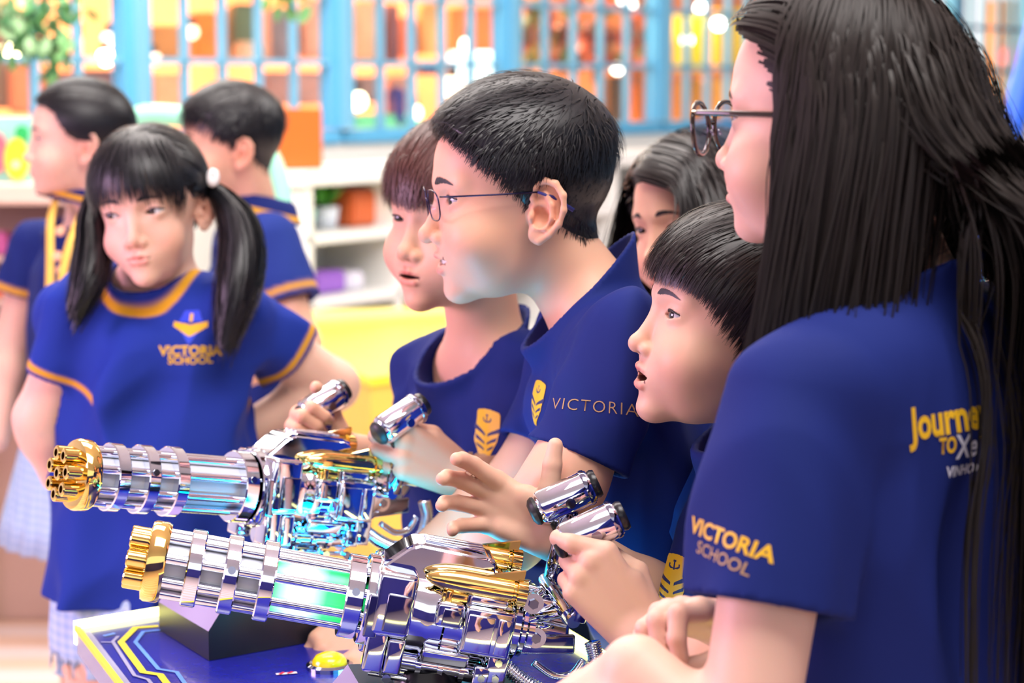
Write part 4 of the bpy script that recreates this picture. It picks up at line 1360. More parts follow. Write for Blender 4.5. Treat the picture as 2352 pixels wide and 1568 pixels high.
def glasses(head, label, material, lens_mat, w=25, hgt=18, thick=1.0, rounded=.35, drop=-4, metal_bar=False, tip_mat=None, fwd=87, rim=None, temple=None):
    """two rimmed lenses, bridge and temples over the ears; head-local millimetres"""
    c = head.to_world([[0, fwd, drop]])[0]
    root = thing('eyeglasses', tuple(float(v) for v in c), label, 'glasses')
    Wd = lambda pts: head.to_world(np.array(pts, f32))
    for sx in (1, -1):
        pts = []
        n = 36
        for i in range(n):
            a = 2 * math.pi * i / n
            e = 1 - rounded * .62
            ca, sa = math.cos(a), math.sin(a)
            x = w * math.copysign(abs(ca) ** e, ca); z = hgt * math.copysign(abs(sa) ** e, sa)
            xx = 31 + x
            yy = fwd - ((xx / 62) ** 2) * 7 + z * .06
            pts.append((sx * xx, yy, drop + z))
        link('rim', tube_mesh('rim', Wd(pts), (rim or thick) * head.s, 8, closed=True), root, material)
        cen = np.mean(pts, 0)
        V = [cen] + pts; F = [(0, 1 + i, 1 + (i + 1) % n) for i in range(n)]
        me = np_mesh('lens', Wd(V), np.array(F), True)
        link('lens', me, root, lens_mat)
        hz = drop + hgt * .62
        tp = [(sx * (31 + w), fwd - 6.6, hz), (sx * 64, fwd - 14, hz), (sx * 72, 30, hz - 2), (sx * 76, -8, hz - 3)]
        link('temple', tube_mesh('temple', Wd(tp), np.array(temple or (thick * 1.2,) * 4) * head.s, 8), root, material)
        tp = [(sx * 76, -8, hz - 3), (sx * 76, -22, hz - 9), (sx * 74, -42, hz - 24)]
        link('temple_tip', tube_mesh('temple_tip', Wd(tp), np.array((1.3, 1.9, 2.2)) * max(1, thick * .8) * head.s, 8), root, tip_mat or material)
        link('nose_pad', tube_mesh('nose_pad', Wd([(sx * 8, fwd - 2, drop - 1), (sx * 8, fwd - 5, drop - 6)]), 1.6 * head.s, 8), root, lens_mat)
    br = [(-7, fwd + .5, drop + 3), (-3, fwd + 1.5, drop + 5.5), (3, fwd + 1.5, drop + 5.5), (7, fwd + .5, drop + 3)]
    link('bridge', tube_mesh('bridge', Wd(br), thick * 1.1 * head.s, 8), root, material)
    return root

def cloth_tube(person, name, rings, material, n=48, thick=.003, closed_bottom=False, pleat=0.0, npl=24, colf=None):
    """open garment tube from rings of (centre xyz, rx, ry, yaw_deg)"""
    V = []; F = []
    for (c, rx, ry, yw) in rings:
        t = rings.index((c, rx, ry, yw)) / max(1, len(rings) - 1)
        y = math.radians(yw)
        l = np.array([math.cos(y), -math.sin(y), 0]); f = np.array([-math.sin(y), -math.cos(y), 0])
        for j in range(n):
            a = 2 * math.pi * j / n
            k = 1 + pleat * t * math.sin(a * npl)
            V.append(np.array(c) + l * rx * k * math.cos(a) + f * ry * k * math.sin(a))
    m = len(rings)
    for i in range(m - 1):
        for j in range(n):
            F.append((i * n + j, i * n + (j + 1) % n, (i + 1) * n + (j + 1) % n, (i + 1) * n + j))
    me = np_mesh(name, V, F, True)
    o = link(name, me, person.root, material)
    md = o.modifiers.new('thickness', 'SOLIDIFY'); md.thickness = thick
    return o

def check_mat(name, c1, c2, scale=40):
    m = mat(name, c1, .8)
    nt = m.node_tree; b = nt.nodes['Principled BSDF']
    tc = nt.nodes.new('ShaderNodeTexCoord')
    mixes = []
    for rz in ('BANDS_X' if False else 'X', 'Z'):
        w = nt.nodes.new('ShaderNodeTexWave'); w.bands_direction = rz; w.inputs['Scale'].default_value = scale
        nt.links.new(tc.outputs['Object'], w.inputs['Vector']); mixes.append(w)
    ad = nt.nodes.new('ShaderNodeMath'); ad.operation = 'ADD'
    nt.links.new(mixes[0].outputs['Fac'], ad.inputs[0]); nt.links.new(mixes[1].outputs['Fac'], ad.inputs[1])
    hf = nt.nodes.new('ShaderNodeMath'); hf.operation = 'MULTIPLY'; hf.inputs[1].default_value = .5
    nt.links.new(ad.outputs[0], hf.inputs[0])
    mx = nt.nodes.new('ShaderNodeMix'); mx.data_type = 'RGBA'
    mx.inputs[6].default_value = (*c1, 1); mx.inputs[7].default_value = (*c2, 1)
    nt.links.new(hf.outputs[0], mx.inputs[0]); nt.links.new(mx.outputs[2], b.inputs['Base Color'])
    return m
M_CHECK = check_mat('checked_cotton', srgb(150, 185, 228), srgb(196, 216, 240), 22)
M_NAVYCLOTH = mat('navy_twill', NAVY_D, .8, noise=.1, nscale=60)
M_SHOE = mat('black_shoe', (.012, .012, .02), .4)
M_SOCK = mat('dark_sock', (.02, .02, .06), .8)

def skirt(person, top_z=-.40, length=.34, flare=1.35, name='skirt', pleat=.05, n=72):
    t = person.T; k = t.k
    c0 = t.wld([[0, .002, top_z]])[0]
    yaw = person.yaw
    rings = []
    for i in range(6):
        u = i / 5
        rings.append(((float(c0[0]), float(c0[1]), float(c0[2]) - length * u), (.135 + .135 * (flare - 1) * u) * k * 1.0, (.100 + .12 * (flare - 1) * u) * k, yaw + u * 1e-4))
    return cloth_tube(person, name, rings, M_CHECK, n, pleat=pleat)
def shorts(person, length=.30, top_z=-.38, name='shorts', material=None):
    """waist tube with two legs, one sdf mesh"""
    t = person.T
    hips, feet = person.hips, person.foot
    def f(P):
        Q = t.loc(P)
        d = t.tube(Q, -.020) * t.k
        d = smax(d, (Q[:, 2] - top_z) * t.k, .01); d = smax(d, -(Q[:, 2] + .52) * t.k, .03)
        for a in 'LR':
            ax = feet[a] - hips[a]; ax = ax / np.linalg.norm(ax)
            e = sd_cone(P, hips[a], hips[a] + ax * (length + .05), .078, .088)
            e = np.maximum(e, (P - hips[a]) @ ax - length)
            e = np.maximum(e, -sd_cone(P, hips[a] + ax * (length - .05), hips[a] + ax * (length + .1), .082, .084))
            d = smin(d, e, .03)
        return d
    pts = [hips['L'], hips['R'], t.wld([[0, 0, top_z]])[0], hips['L'] + (feet['L'] - hips['L']) * .7, hips['R'] + (feet['R'] - hips['R']) * .7]
    V, F = mesh_sdf(f, np.min(pts, 0) - .19, np.max(pts, 0) + .19, .007)
    me = np_mesh(name, V, F, True); me.materials.append(material or M_NAVYCLOTH)
    return link(name, me, person.root)
def shoes(person):
    for a in 'LR':
        p = person.foot[a]
        fv = person.T.R[1].copy(); fv[2] = 0; fv /= np.linalg.norm(fv)
        toe = p + fv * .13; heel = p - fv * .03
        def f(P):
            d = sd_cone(P, (heel[0], heel[1], .035), (toe[0], toe[1], .028), .036, .030)
            d = smin(d, sd_cone(P, (p[0], p[1], .04), (p[0], p[1], .075), .036, .034), .02)
            return np.maximum(d, -P[:, 2] + .001)
        V, F = mesh_sdf(f, p - .2, p + .2, .008)
        me = np_mesh('shoe', V, F, True); link('shoe', me, person.root, M_SHOE)

FIST = ((72, 95, 55), (78, 98, 55), (80, 98, 55), (82, 95, 55))
HAIRS = []
# ------------------------------------------------------------------ boy in glasses (largest face)
hE = Head(W(1188, 440, 2.10), 81, -5, 0, 1.05, mouth=6.0, smile=1.7, eye=5.0, nose=2.0, gaze=(4, -4), jaw=1.04, ear=1.10)
tE = Torso(W(1320, 675, 2.12), 86, 20, 0, 1.05, hem=-.54)
lhE = Hand(Wn(890, 1490, 2.10), W(800, 1580, 2.08) - W(890, 1490, 2.10), (-.2, .2, -1), -1, 1.05, ((20, 35, 25),) * 4)
rhE = Hand(Wn(860, 1400, 2.20), W(785, 1475, 2.16) - W(860, 1400, 2.20), (-.5, -.2, -.7), 1, 1.05, ((35, 45, 30),) * 4)
pE = Person('boy in thin-rimmed glasses with black spiky hair, leaning over the table in profile', hE, tE,
    dict(shL=Wn(1436, 785, 1.965), shR=Wn(1345, 770, 2.25), elL=Wn(1300, 1100, 1.945), elR=Wn(1225, 1080, 2.22), wrL=Wn(890, 1490, 2.10), wrR=Wn(860, 1400, 2.20),
         footL=(.36, 2.02, 0), footR=(.36, 2.20, 0)),
    hands=(lhE, rhE), seed=4, sleeve=.84, sleeve_r=(.056, .047), hs=.0034, fold=(.019, .075), shirt_col=NAVY, hh=.0017, arm_r=(.044, .039, .036, .026), neck_r=(.046, .050), seam=.012, collar=.022)
pE.yaw = 88
LINE_E = [(0, 66), (25, 62), (42, 50), (55, 36), (64, 26), (72, 10), (80, -10), (87, -12), (92, 10), (104, 16), (112, 0), (118, -34), (150, -54), (180, -58)]
hair_object(pE, short_hair(hE, 9000, 2, top=20, side=6, line=LINE_E, whorl=(10, -62, 88), length=(46, 11), width=.0016, up=.42, rough=.30, overhang=12), M_HAIR, brow_thick=4)
shorts(pE); shoes(pE)
M_WIRE = mat('dark_wire_frame', (.03, .025, .07), .25, metal=.8)
M_TIPB = mat('blue_temple_tip', (.02, .02, .16), .35)
M_LENS = thin_glass('clear_lens', (.96, .92, 1.0), .12)
glasses(hE, 'thin dark wire-rimmed glasses worn by the spiky-haired boy', M_WIRE, M_LENS, 22, 15,   .75, .5, -3.5, tip_mat=M_TIPB, fwd=91)
V = []; F = []
for i in range(13):
    x = (i - 6) * 2.7; y = 82.5 - abs(i - 6) ** 1.6 * .28
    for z in (-59.0, -64.2): V.append((x, y, z)); 
for i in range(12): F.append((2 * i, 2 * i + 1, 2 * i + 3, 2 * i + 2))
link('teeth', np_mesh('teeth', hE.to_world(np.array(V, f32)), np.array(F), True), pE.root, M_TEETH)

print_text(pE, 'VICTORIA', 1362, 934, .0165, M_PRINT_DULL, tilt=math.radians(-2), bold=-.0002, stretch=1.05, spacing=1.15)
print_emblem(pE, 1232, 925, .036)
# ------------------------------------------------------------------ small boy with the bowl cut, nearest gun
hG = Head(W(1688, 737, 1.86), 80, 9, 0, .97, mouth=8.0, eye=4.6, gaze=(6, -3), nose=1.25, chub=1.05)
tG = Torso(W(1752, 968, 1.90), 84, 1, 0, .95, hem=-.50)
lhG = Hand(Wn(1480, 1464, 1.765), (-.64, .05, .76), (-.05, 1, -.02), -1, 1.02,
           ((10, 42, 62), (62, 92, 60), (66, 95, 60), (70, 95, 60)), (-38, -18, -8, 0), thumb=[(16, 18, 8), (44, 30, 22), (66, 22, 36), (84, 10, 44)])
rhG = Hand(Wn(1282, 1232, 1.90), (-.86, .12, .42), (.05, -1, -.05), 1, .98,
           ((30, 24, 20), (34, 26, 22), (36, 28, 24), (38, 30, 26)), (14, 4, -8, -22), thumb=[(14, 18, 8), (28, 40, 10), (36, 62, 7), (42, 80, 4)])
pG = Person('small boy with a straight-fringed bowl cut and open mouth, gripping the nearest handle', hG, tG,
    dict(shL=Wn(1765, 1075, 1.775), shR=Wn(1745, 1065, 2.03), elL=Wn(1690, 1520, 1.73), elR=Wn(1560, 1420, 1.98), wrL=Wn(1480, 1464, 1.765), wrR=Wn(1282, 1232, 1.90),
         footL=(.33, 1.80, 0), footR=(.33, 1.96, 0)),
    hands=(lhG, rhG), seed=9, sleeve=.62, sleeve_r=(.054, .056), hs=.004, fold=(.018, .075), shirt_col=NAVY, tone=(.82, .50, .36), hh=.0015, ha=.002, arm_r=(.038, .033, .032, .024), neck_r=(.040, .044))
pG.yaw = 84
LINE_G = [(0, 33), (30, 31), (48, 25), (60, 14), (70, -4), (80, -26), (92, -24), (104, -10), (112, -10), (120, -30), (150, -52), (180, -58)]
hair_object(pG, short_hair(hG, 9000, 5, top=17, side=9, line=LINE_G, whorl=(0, -50, 88), length=(62, 30), width=.0015, fwd=.6, rough=.05, overhang=10), M_HAIR_W, brow_thick=2.2)
shorts(pG); shoes(pG)
print_emblem(pG, 1545, 1335, .040)
# ------------------------------------------------------------------ tall girl with long hair, back to the camera
hH = Head(W(1915, 268, 1.62), 117, -1, 0, 1.02, eye=3.6, nose=1.0)
tH = Torso(W(2050, 648, 1.62), 126, 2, 0, 1.08, hem=-.52)
lhH = Hand(Wn(1462, 1535, 1.50), W(1350, 1620, 1.50) - W(1462, 1535, 1.50), (.3, .3, -.6), -1, 1.08, ((35, 40, 25),) * 4)
rhH = Hand(Wn(1682, 1432, 1.66), W(1545, 1398, 1.60) - W(1682, 1432, 1.66), (-.1, -.45, -.9), 1, 1.02,
           ((10, 76, 30), (24, 80, 35), (34, 82, 38), (42, 84, 40)), (4, 0, -4, -8), thumb=[(14, 18, 8), (42, 30, 28), (66, 26, 42), (84, 18, 46)])
pH = Person('tall girl with very long straight black hair and dark glasses, seen from behind', hH, tH,
    dict(shL=Wn(1838, 905, 1.50), elL=Wn(1700, 1775, 1.46), elR=Wn(2010, 1600, 1.80), wrL=Wn(1462, 1535, 1.50), wrR=Wn(1682, 1432, 1.66),
         footL=(.34, 1.52, 0), footR=(.44, 1.64, 0)),
    hands=(lhH, rhH), seed=13, sleeve=.565, sleeve_r=(.056, .064), hs=.004, fold=(.018, .09), shirt_col=NAVY, tone=TONE_L, hh=.0018, arm_r=(.043, .035, .033, .026), fold_stretch=3, collar=.012)
pH.yaw = 126
LINE_H = [(0, 64), (30, 62), (44, 57), (54, 48), (62, 36), (70, 14), (78, -10), (90, -24), (110, -40), (150, -60), (180, -62)]
def long_hair_H():
    rng = np.random.default_rng(21)
    ins = zline(LINE_H)
    cap = hair_cap(hH, ins, lambda Q: np.full(len(Q), 7.0, f32), h=.004)
    skull_only = lambda P: hH.skull(hH.to_local(P)) * hH.s
    solid = lambda P: np.minimum(skull_only(P), pH.shirt_sdf(P, folds=False, holes=False))
    parts = [cap]
    Q = scalp_points(hH, 7600, rng, ins)
    st = np.stack([np.sign(Q[:, 0]) * .7, np.where(Q[:, 2] > 60, -.5, -.8), np.full(len(Q), -.15)], 1).astype(f32)
    front = (Q[:, 0] > -12) & (Q[:, 1] > -66 + rng.normal(0, 8, len(Q)))
    farside = (Q[:, 0] <= -12) & (Q[:, 1] > 5)
    back = ~(front | farside)
    fy = hH.dir_world([0, 1, 0])
    def tuck(P, t):        # comb the front hair back over the temple until it passes the ear line
        q = hH.to_local(P)
        w = np.clip((q[:, 1] - 14) / 16, 0, 1) * (q[:, 2] > -75)
        return -fy[None] * (w * .9)[:, None]
    def run(m, g, Lr, grip, sol, field, wd=.0026):
        q = Q[m]; n = len(q)
        L = rng.uniform(*Lr, n)
        off = (.004 + .015 * rng.uniform(0, 1, n) ** 1.5).astype(f32)
        S, N = fall(hH, q, st[m], L, 30, off, sol, rng, curl=.016, g=g, grip=grip, field=field)
        parts.append(ribbons(S, wd * rng.uniform(.6, 1.3, n), N, .25))
    run(front, (-.13, .03, -1), (.26, .335), .40, skull_only, tuck)
    run(farside, (-.02, .04, -1), (.24, .32), .40, skull_only, tuck)
    nb = int(back.sum())
    tx = rng.normal(W(2305, 900, 1.72).x, .012, nb)
    k = rng.uniform(0, 1, nb)
    tx = np.where(k < .045, rng.normal(W(2136, 900, 1.66).x, .003, nb), tx)
    tx = np.where((k > .045) & (k < .085), rng.uniform(W(2170, 900, 1.68).x, W(2240, 900, 1.68).x, nb), tx)
    zc = W(2080, 600, 1.6).z
    def gather(P, t):
        w = np.clip((zc + .16 - P[:, 2]) / .12, 0, 1)
        o = np.zeros_like(P); o[:, 0] = np.clip((tx - P[:, 0]) * 12, -.9, .9) * w
        return o
    run(back, (.02, .0, -1), (.44, .56), .40, solid, gather)
    return parts
hair_object(pH, long_hair_H(), M_HAIR_L)
shorts(pH); shoes(pH)
M_TORT = mat('brown_black_acetate', (.030, .018, .012), .12, coat=.5)
M_LENS_T = thin_glass('thick_tinted_lens', (.74, .72, .88), .14)
glasses(hH, 'round dark-framed glasses worn by the long-haired girl', M_TORT, M_LENS_T, 25, 21, 2.0, .05, -8, fwd=104, temple=(2.2, 2.6, 2.4, 2.0))
print_text(pH, 'VICTORIA', 1664, 1237, .0168, M_PRINT_GOLD, tilt=math.radians(-6), bold=.0004, stretch=1.05)
print_text(pH, 'SCHOOL', 1652, 1281, .0130, M_PRINT_DULL, tilt=math.radians(-6), bold=.0001, stretch=1.1)
print_text(pH, 'Journey', 2182, 962, .034, M_PRINT_GOLD, tilt=math.radians(3), bold=.0011, stretch=.82)
print_text(pH, 'TO', 2176, 1024, .017, M_PRINT_GOLD, bold=.0006, stretch=.7)
print_text(pH, 'Xe', 2222, 1026, .026, M_PRINT_WHITE, bold=.0005, stretch=.8)
print_text(pH, 'VINHOM', 2212, 1078, .0115, M_PRINT_WHITE, bold=.0003, stretch=.9)
# ------------------------------------------------------------------ boy with brown hair, working the rear gun
hD = Head(W(1058, 494, 2.36), 42, -2, 3, 1.03, mouth=3.5, eye=3.6, gaze=(8, -2), nose=.8, chub=1.05)
tD = Torso(W(1085, 770, 2.42), 58, 8, 0, 1.03, hem=-.44)
lhD = Hand(Wn(1055, 1092, 2.24), W(930, 1035, 2.20) - W(1055, 1092, 2.24), (-.25, .85, -.25), -1, 1.02, ((55, 85, 50),) * 4, (-6, -2, 2, 6), thumb=[(14, 18, 8), (40, 32, 16), (64, 30, 30), (80, 18, 40)])
rhD = Hand(Wn(778, 1035, 2.40), W(708, 985, 2.37) - W(778, 1035, 2.40), (.35, -.9, 0), 1, .95, ((70, 90, 50),) * 4, (0, 0, 0, 0), thumb=[(14, 18, 6), (40, 34, 0), (66, 44, -4), (84, 48, 4)])
pD = Person('boy with a tousled brown fringe standing behind the boy in glasses', hD, tD,
    dict(shL=Wn(1240, 870, 2.37), shR=Wn(1015, 870, 2.54), elL=Wn(1235, 1125, 2.33), elR=Wn(975, 1090, 2.52), wrL=Wn(1055, 1092, 2.24), wrR=Wn(778, 1035, 2.40),
         footL=(.04, 2.40, 0), footR=(-.04, 2.56, 0)),
    hands=(lhD, rhD), seed=17, sleeve=.75, sleeve_r=(.056, .055), hs=.0042, fold=(.021, .07), shirt_col=NAVY, neckhole=.016, vneck=.006, neckdrop=.010, collar=.008, tone=TONE, hh=.002, ha=.0025)
pD.yaw = 58
LINE_D = [(0, 24), (25, 27), (45, 22), (60, 10), (75, -14), (90, -22), (104, -14), (120, -34), (150, -52), (180, -58)]
hair_object(pD, short_hair(hD, 6000, 8, top=19, side=11, line=LINE_D, whorl=(0, -45, 92), length=(66, 34), width=.0019, fwd=.5, rough=.22, overhang=16), M_HAIR_B, brow=False)
shorts(pD); shoes(pD)
print_emblem(pD, 1118, 995, .043, cell=.0007)
print_text(pD, 'VICTORIA', 1118, 1056, .0155, M_PRINT_DULL, bold=.0003)
# ------------------------------------------------------------------ girl behind, only her face shows
hF = Head(W(1603, 506, 2.58), 50, -6, -7, 1.03, eye=3.9, gaze=(10, -8), nose=.7)
tF = Torso(W(1650, 800, 2.64), 60, 0, 0, 1.0)
pF = Person('girl with a side-swept black fringe looking out behind the bowl-cut boy', hF, tF,
    dict(elL=Wn(1760, 1250, 2.58), elR=Wn(1520, 1250, 2.74), wrL=Wn(1740, 1600, 2.6), wrR=Wn(1500, 1600, 2.7)), seed=23, hs=.007, hh=.0021, ha=.006, tone=TONE)
pF.yaw = 60
def hair_F():
    rng = np.random.default_rng(31)
    ins = zline([(0, 60), (30, 56), (50, 44), (62, 16), (75, -6), (90, -24), (110, -44), (150, -60), (180, -62)])
    cap = hair_cap(hF, ins, lambda Q: np.full(len(Q), 9.0, f32), h=.0035)
    solid = lambda P: np.minimum(hF.skull(hF.to_local(P)) * hF.s, pF.shirt_sdf(P, folds=False, holes=False))
    Q = scalp_points(hF, 3800, rng, ins)
    part = -26.0
    right = Q[:, 0] > part
    fr = Q[:, 1] > 5
    st = np.stack([np.where(right, .9, -.8), np.where(fr, .25, -.35), np.full(len(Q), -.1)], 1).astype(f32)
    L = np.where(fr & right & (Q[:, 0] < 45), rng.uniform(.10, .13, len(Q)), rng.uniform(.22, .30, len(Q)))
    lx = hF.dir_world([1, 0, 0]); fy = hF.dir_world([0, 1, 0])
    def sweep(P, t):
        q = hF.to_local(P)
        w = np.clip((q[:, 1] - 20) / 20, 0, 1)
        wl_ = w * np.where(right, np.clip((58 - q[:, 0]) / 30, 0, 1), 0) * 1.0
        wr_ = w * np.where(right, 0, 1) * .7
        wb = w * ((q[:, 2] < 8) | ~right) * .8
        return lx[None] * (wl_ - wr_)[:, None] - fy[None] * wb[:, None]
    off = (.005 + .010 * rng.uniform(0, 1, len(Q))).astype(f32)
    S, N = fall(hF, Q, st, L, 16, off, solid, rng, curl=.03, grip=.28, field=sweep)
    return [cap, ribbons(S, .0026 * rng.uniform(.6, 1.3, len(Q)), N, .25)]
hair_object(pF, hair_F(), M_HAIR_W, brow_thick=2.4)
shorts(pF); shoes(pF)
# ------------------------------------------------------------------ girl with two pigtails, hands on hips
hB = Head(W(346, 470, 2.75), 9, -6, -7, 1.0, eye=4.4, gaze=(-22, -2), nose=.7, chub=.74, jaw=.92)
tB = Torso(W(345, 618, 2.80), 14, 0, 0, 1.04, hem=-.45,
           prof=[(0.03, .085, .055, -.012), (-.03, .125, .070, -.010), (-.10, .142, .090, -.004), (-.22, .142, .098, .004), (-.36, .150, .108, .006), (-.48, .160, .116, .006), (-.7, .165, .12, .004)])
lhB = Hand(Wn(540, 1000, 2.88), W(470, 1035, 2.93) - W(540, 1000, 2.88), (-.5, -.5, 0), -1, 1.0, ((20, 30, 20),) * 4)
rhB = Hand(Wn(130, 1090, 2.88), W(175, 1150, 2.93) - W(130, 1090, 2.88), (.6, .3, 0), 1, 1.0, ((20, 30, 20),) * 4)
pB = Person('girl with two black pigtails and a fringe, hands on her hips', hB, tB,
    dict(shL=Wn(528, 718, 2.80), shR=Wn(190, 712, 2.80), elL=Wn(765, 885, 2.90), elR=Wn(92, 960, 2.84), wrL=Wn(540, 1000, 2.88), wrR=Wn(130, 1090, 2.88)),
    hands=(lhB, rhB), seed=29, sleeve=.58, sleeve_r=(.052, .055), hs=.0032, fold=(.030, .12), shirt_col=ROYAL, stripe=(.006, .015), nstripe=(.010, .021), neckhole=.005, neckdrop=.0, collar=.010, hh=.0021, ha=.003, tone=TONE_L, fold_stretch=7, thick=.010)
pB.yaw = 14
def hair_B():
    rng = np.random.default_rng(41)
    ins = zline([(0, 58), (30, 55), (48, 44), (60, 20), (72, 4), (88, 0), (104, -10), (120, -30), (150, -50), (180, -56)])
    cap = hair_cap(hB, ins, lambda Q: 8.0 + 0 * Q[:, 0], h=.0035)
    Q = scalp_points(hB, 3000, rng, ins)
    fringe = (Q[:, 1] > 22) & (Q[:, 2] > 30) & (np.abs(Q[:, 0]) < 58)
    parts = [cap]
    # fringe falls over the forehead
    q = Q[fringe]; n = len(q)
    def flow(p, g, t): return np.stack([p[:, 0] * .012, .55 + 0 * p[:, 0], -.75 + 0 * p[:, 0]], 1)
    zend = 15 + rng.normal(0, 4, n) - 10 * (np.abs(q[:, 0]) / 55) ** 2
    L = np.clip((q[:, 2] - zend) * 1.12 + np.maximum(0, 60 - q[:, 1]) * .55, 12, 95)
    lay = rng.uniform(6, 13, n)
    S, N = grow(hB, q, flow, L.astype(f32), 8, lambda t, q_: lay.astype(f32), curl=.05, rng=rng)
    parts.append(to_ribbons(hB, S, N, .0028 * rng.uniform(.6, 1.2, n)))
    # the rest is drawn back to the two ties
    q = Q[~fringe]; n = len(q)
    tie = np.where(q[:, :1] > 0, V3(82, -34, 12)[None], V3(-82, -34, 12)[None])
    def flow2(p, g, t): return tie - p
    L = np.linalg.norm(q - tie, axis=1) * 1.15
    lay2 = rng.uniform(7, 11, n).astype(f32)
    S, N = grow(hB, q, flow2, L.astype(f32), 8, lambda t, q_: lay2, curl=.01, rng=rng)
    parts.append(to_ribbons(hB, S, N, .0026 * rng.uniform(.6, 1.2, n)))
    # pigtails
    for path, r in ((((488, 425, 2.76), (540, 480, 2.74), (562, 570, 2.72), (548, 670, 2.70), (520, 775, 2.69)), (.012, .026, .034, .034, .016)),
                    (((222, 425, 2.80), (212, 500, 2.78), (216, 580, 2.74), (205, 650, 2.72), (172, 712, 2.71)), (.012, .022, .028, .026, .010))):
        pts = np.array([Wn(*p) for p in path]); r = np.array(r)
        t = np.linspace(0, 1, 16); tk = np.linspace(0, 1, 5)
        c = np.stack([np.interp(t, tk, pts[:, i]) for i in range(3)], 1)
        for _ in range(3): c[1:-1] = (c[:-2] + 2 * c[1:-1] + c[2:]) / 4
        rr = np.interp(t, tk, r)
        n = 900
        a = rng.uniform(0, 6.283, n); s_ = np.sqrt(rng.uniform(0.1, 1, n))
        ex = np.array([1, 0, 0]); ey = np.array([0, 1, 0])
        A = np.cos(a)[:, None] * ex + np.sin(a)[:, None] * ey
        S = c[None] + A[:, None, :] * (rr[None, :, None] * s_[:, None, None]) + rng.normal(0, .0012, (n, 16, 3)).cumsum(1) * .5
        S[:, :, 2] += rng.normal(0, .012, (n, 1)) * t[None]
        N = np.repeat(A[:, None, :], 16, 1)
        parts.append(ribbons(S, .0034 * rng.uniform(.6, 1.2, n), N, .3))
    return parts
hair_object(pB, hair_B(), M_HAIR, brow_thick=2.2)
M_TIE = mat('white_hair_tie', (.9, .85, .85), .4)
for px, py, d in ((489, 408, 2.735), (226, 420, 2.80)):
    c = Wn(px, py, d); P_ = [c + .008 * np.array([math.cos(a) * .5, math.sin(a) * .35, math.sin(a)]) for a in np.linspace(0, 6.283, 17)[:-1]]
    link('hair_tie', tube_mesh('hair_tie', P_, .0055, 8, closed=True), pB.root, M_TIE)
shorts(pB, .10, material=M_CHECK); shoes(pB)
def wing_badge(x, y):
    ax = abs(x)
    if y > .35 and ax < .8 - (y - .35) * .5: return 1 if not (ax < .12 and y < .8) else 0
    if ax < 1.1 and -.75 < y < .55 and abs(y - (.05 - .25 + .38 * ax)) < .30 * (1.15 - ax * .6): return 0
    if y < -.1 and ax < (y + 1.0) * .75: return 1
    return -1
print_emblem(pB, 437, 752, .044, 1.15, shape=wing_badge, c2=M_PRINT_BLUE, cell=.0012)
print_text(pB, 'VICTORIA', 436, 806, .0185, M_PRINT_GOLD, bold=.0006)
print_text(pB, 'SCHOOL', 436, 828, .0150, M_PRINT_GOLD, bold=.0004)
# ------------------------------------------------------------------ girl with the yellow lanyard, far left
hA = Head(W(180, 318, 3.60), 76, 0, 0, .98, eye=3.8, nose=1.0)
tA = Torso(W(185, 500, 3.66), 62, 0, 0, 1.0, hem=-.40)
pA = Person('girl with tied-back hair and a yellow lanyard at the left edge', hA, tA,
    dict(shR=Wn(85, 565, 3.78), shL=Wn(265, 570, 3.56), elR=Wn(28, 790, 3.80), elL=Wn(250, 800, 3.5), wrR=Wn(-10, 1010, 3.72), wrL=Wn(220, 980, 3.5)),
    seed=37, sleeve=.50, sleeve_r=(.052, .060), hs=.006, shirt_col=NAVY, stripe=(.005, .016), hh=.0026, ha=.004, tone=TONE_L, neckhole=.014)
pA.yaw = 62
def hair_A():
    rng = np.random.default_rng(51)
    ins = zline([(0, 62), (30, 58), (48, 46), (60, 20), (72, 2), (88, 2), (104, -8), (120, -28), (150, -48), (180, -54)])
    cap = hair_cap(hA, ins, lambda Q: 9.0 + 0 * Q[:, 0], h=.0045)
    Q = scalp_points(hA, 1800, rng, ins)
    tie = V3(0, -112, 12)
    lay = rng.uniform(7, 12, len(Q)).astype(f32)
    S, N = grow(hA, Q, lambda p, g, t: tie - p, (np.linalg.norm(Q - tie, axis=1) * 1.1).astype(f32), 8, lambda t, q: lay, curl=.02, rng=rng)
    parts = [cap, to_ribbons(hA, S, N, .0036 * rng.uniform(.6, 1.2, len(Q)))]
    n = 500; c0 = hA.to_world([tie])[0]
    t = np.linspace(0, 1, 12); a = rng.uniform(0, 6.283, n); s_ = np.sqrt(rng.uniform(.1, 1, n))
    c = c0[None] + np.stack([.03 * np.sin(t * 2), 0 * t, -.20 * t + .03 * np.sin(t * 3.1)], 1)
    rr = .012 + .02 * np.sin(np.pi * np.clip(t * .9 + .1, 0, 1))
    A = np.stack([np.cos(a), np.sin(a), 0 * a], 1)
    S = c[None] + A[:, None, :] * (rr[None, :, None] * s_[:, None, None])
    parts.append(ribbons(S, .004 * rng.uniform(.6, 1.2, n), np.repeat(A[:, None], 12, 1), .3))
    return parts
hair_object(pA, hair_A(), M_HAIR, brow_thick=2.4)
skirt(pA, -.36, .24, 1.5); shoes(pA)
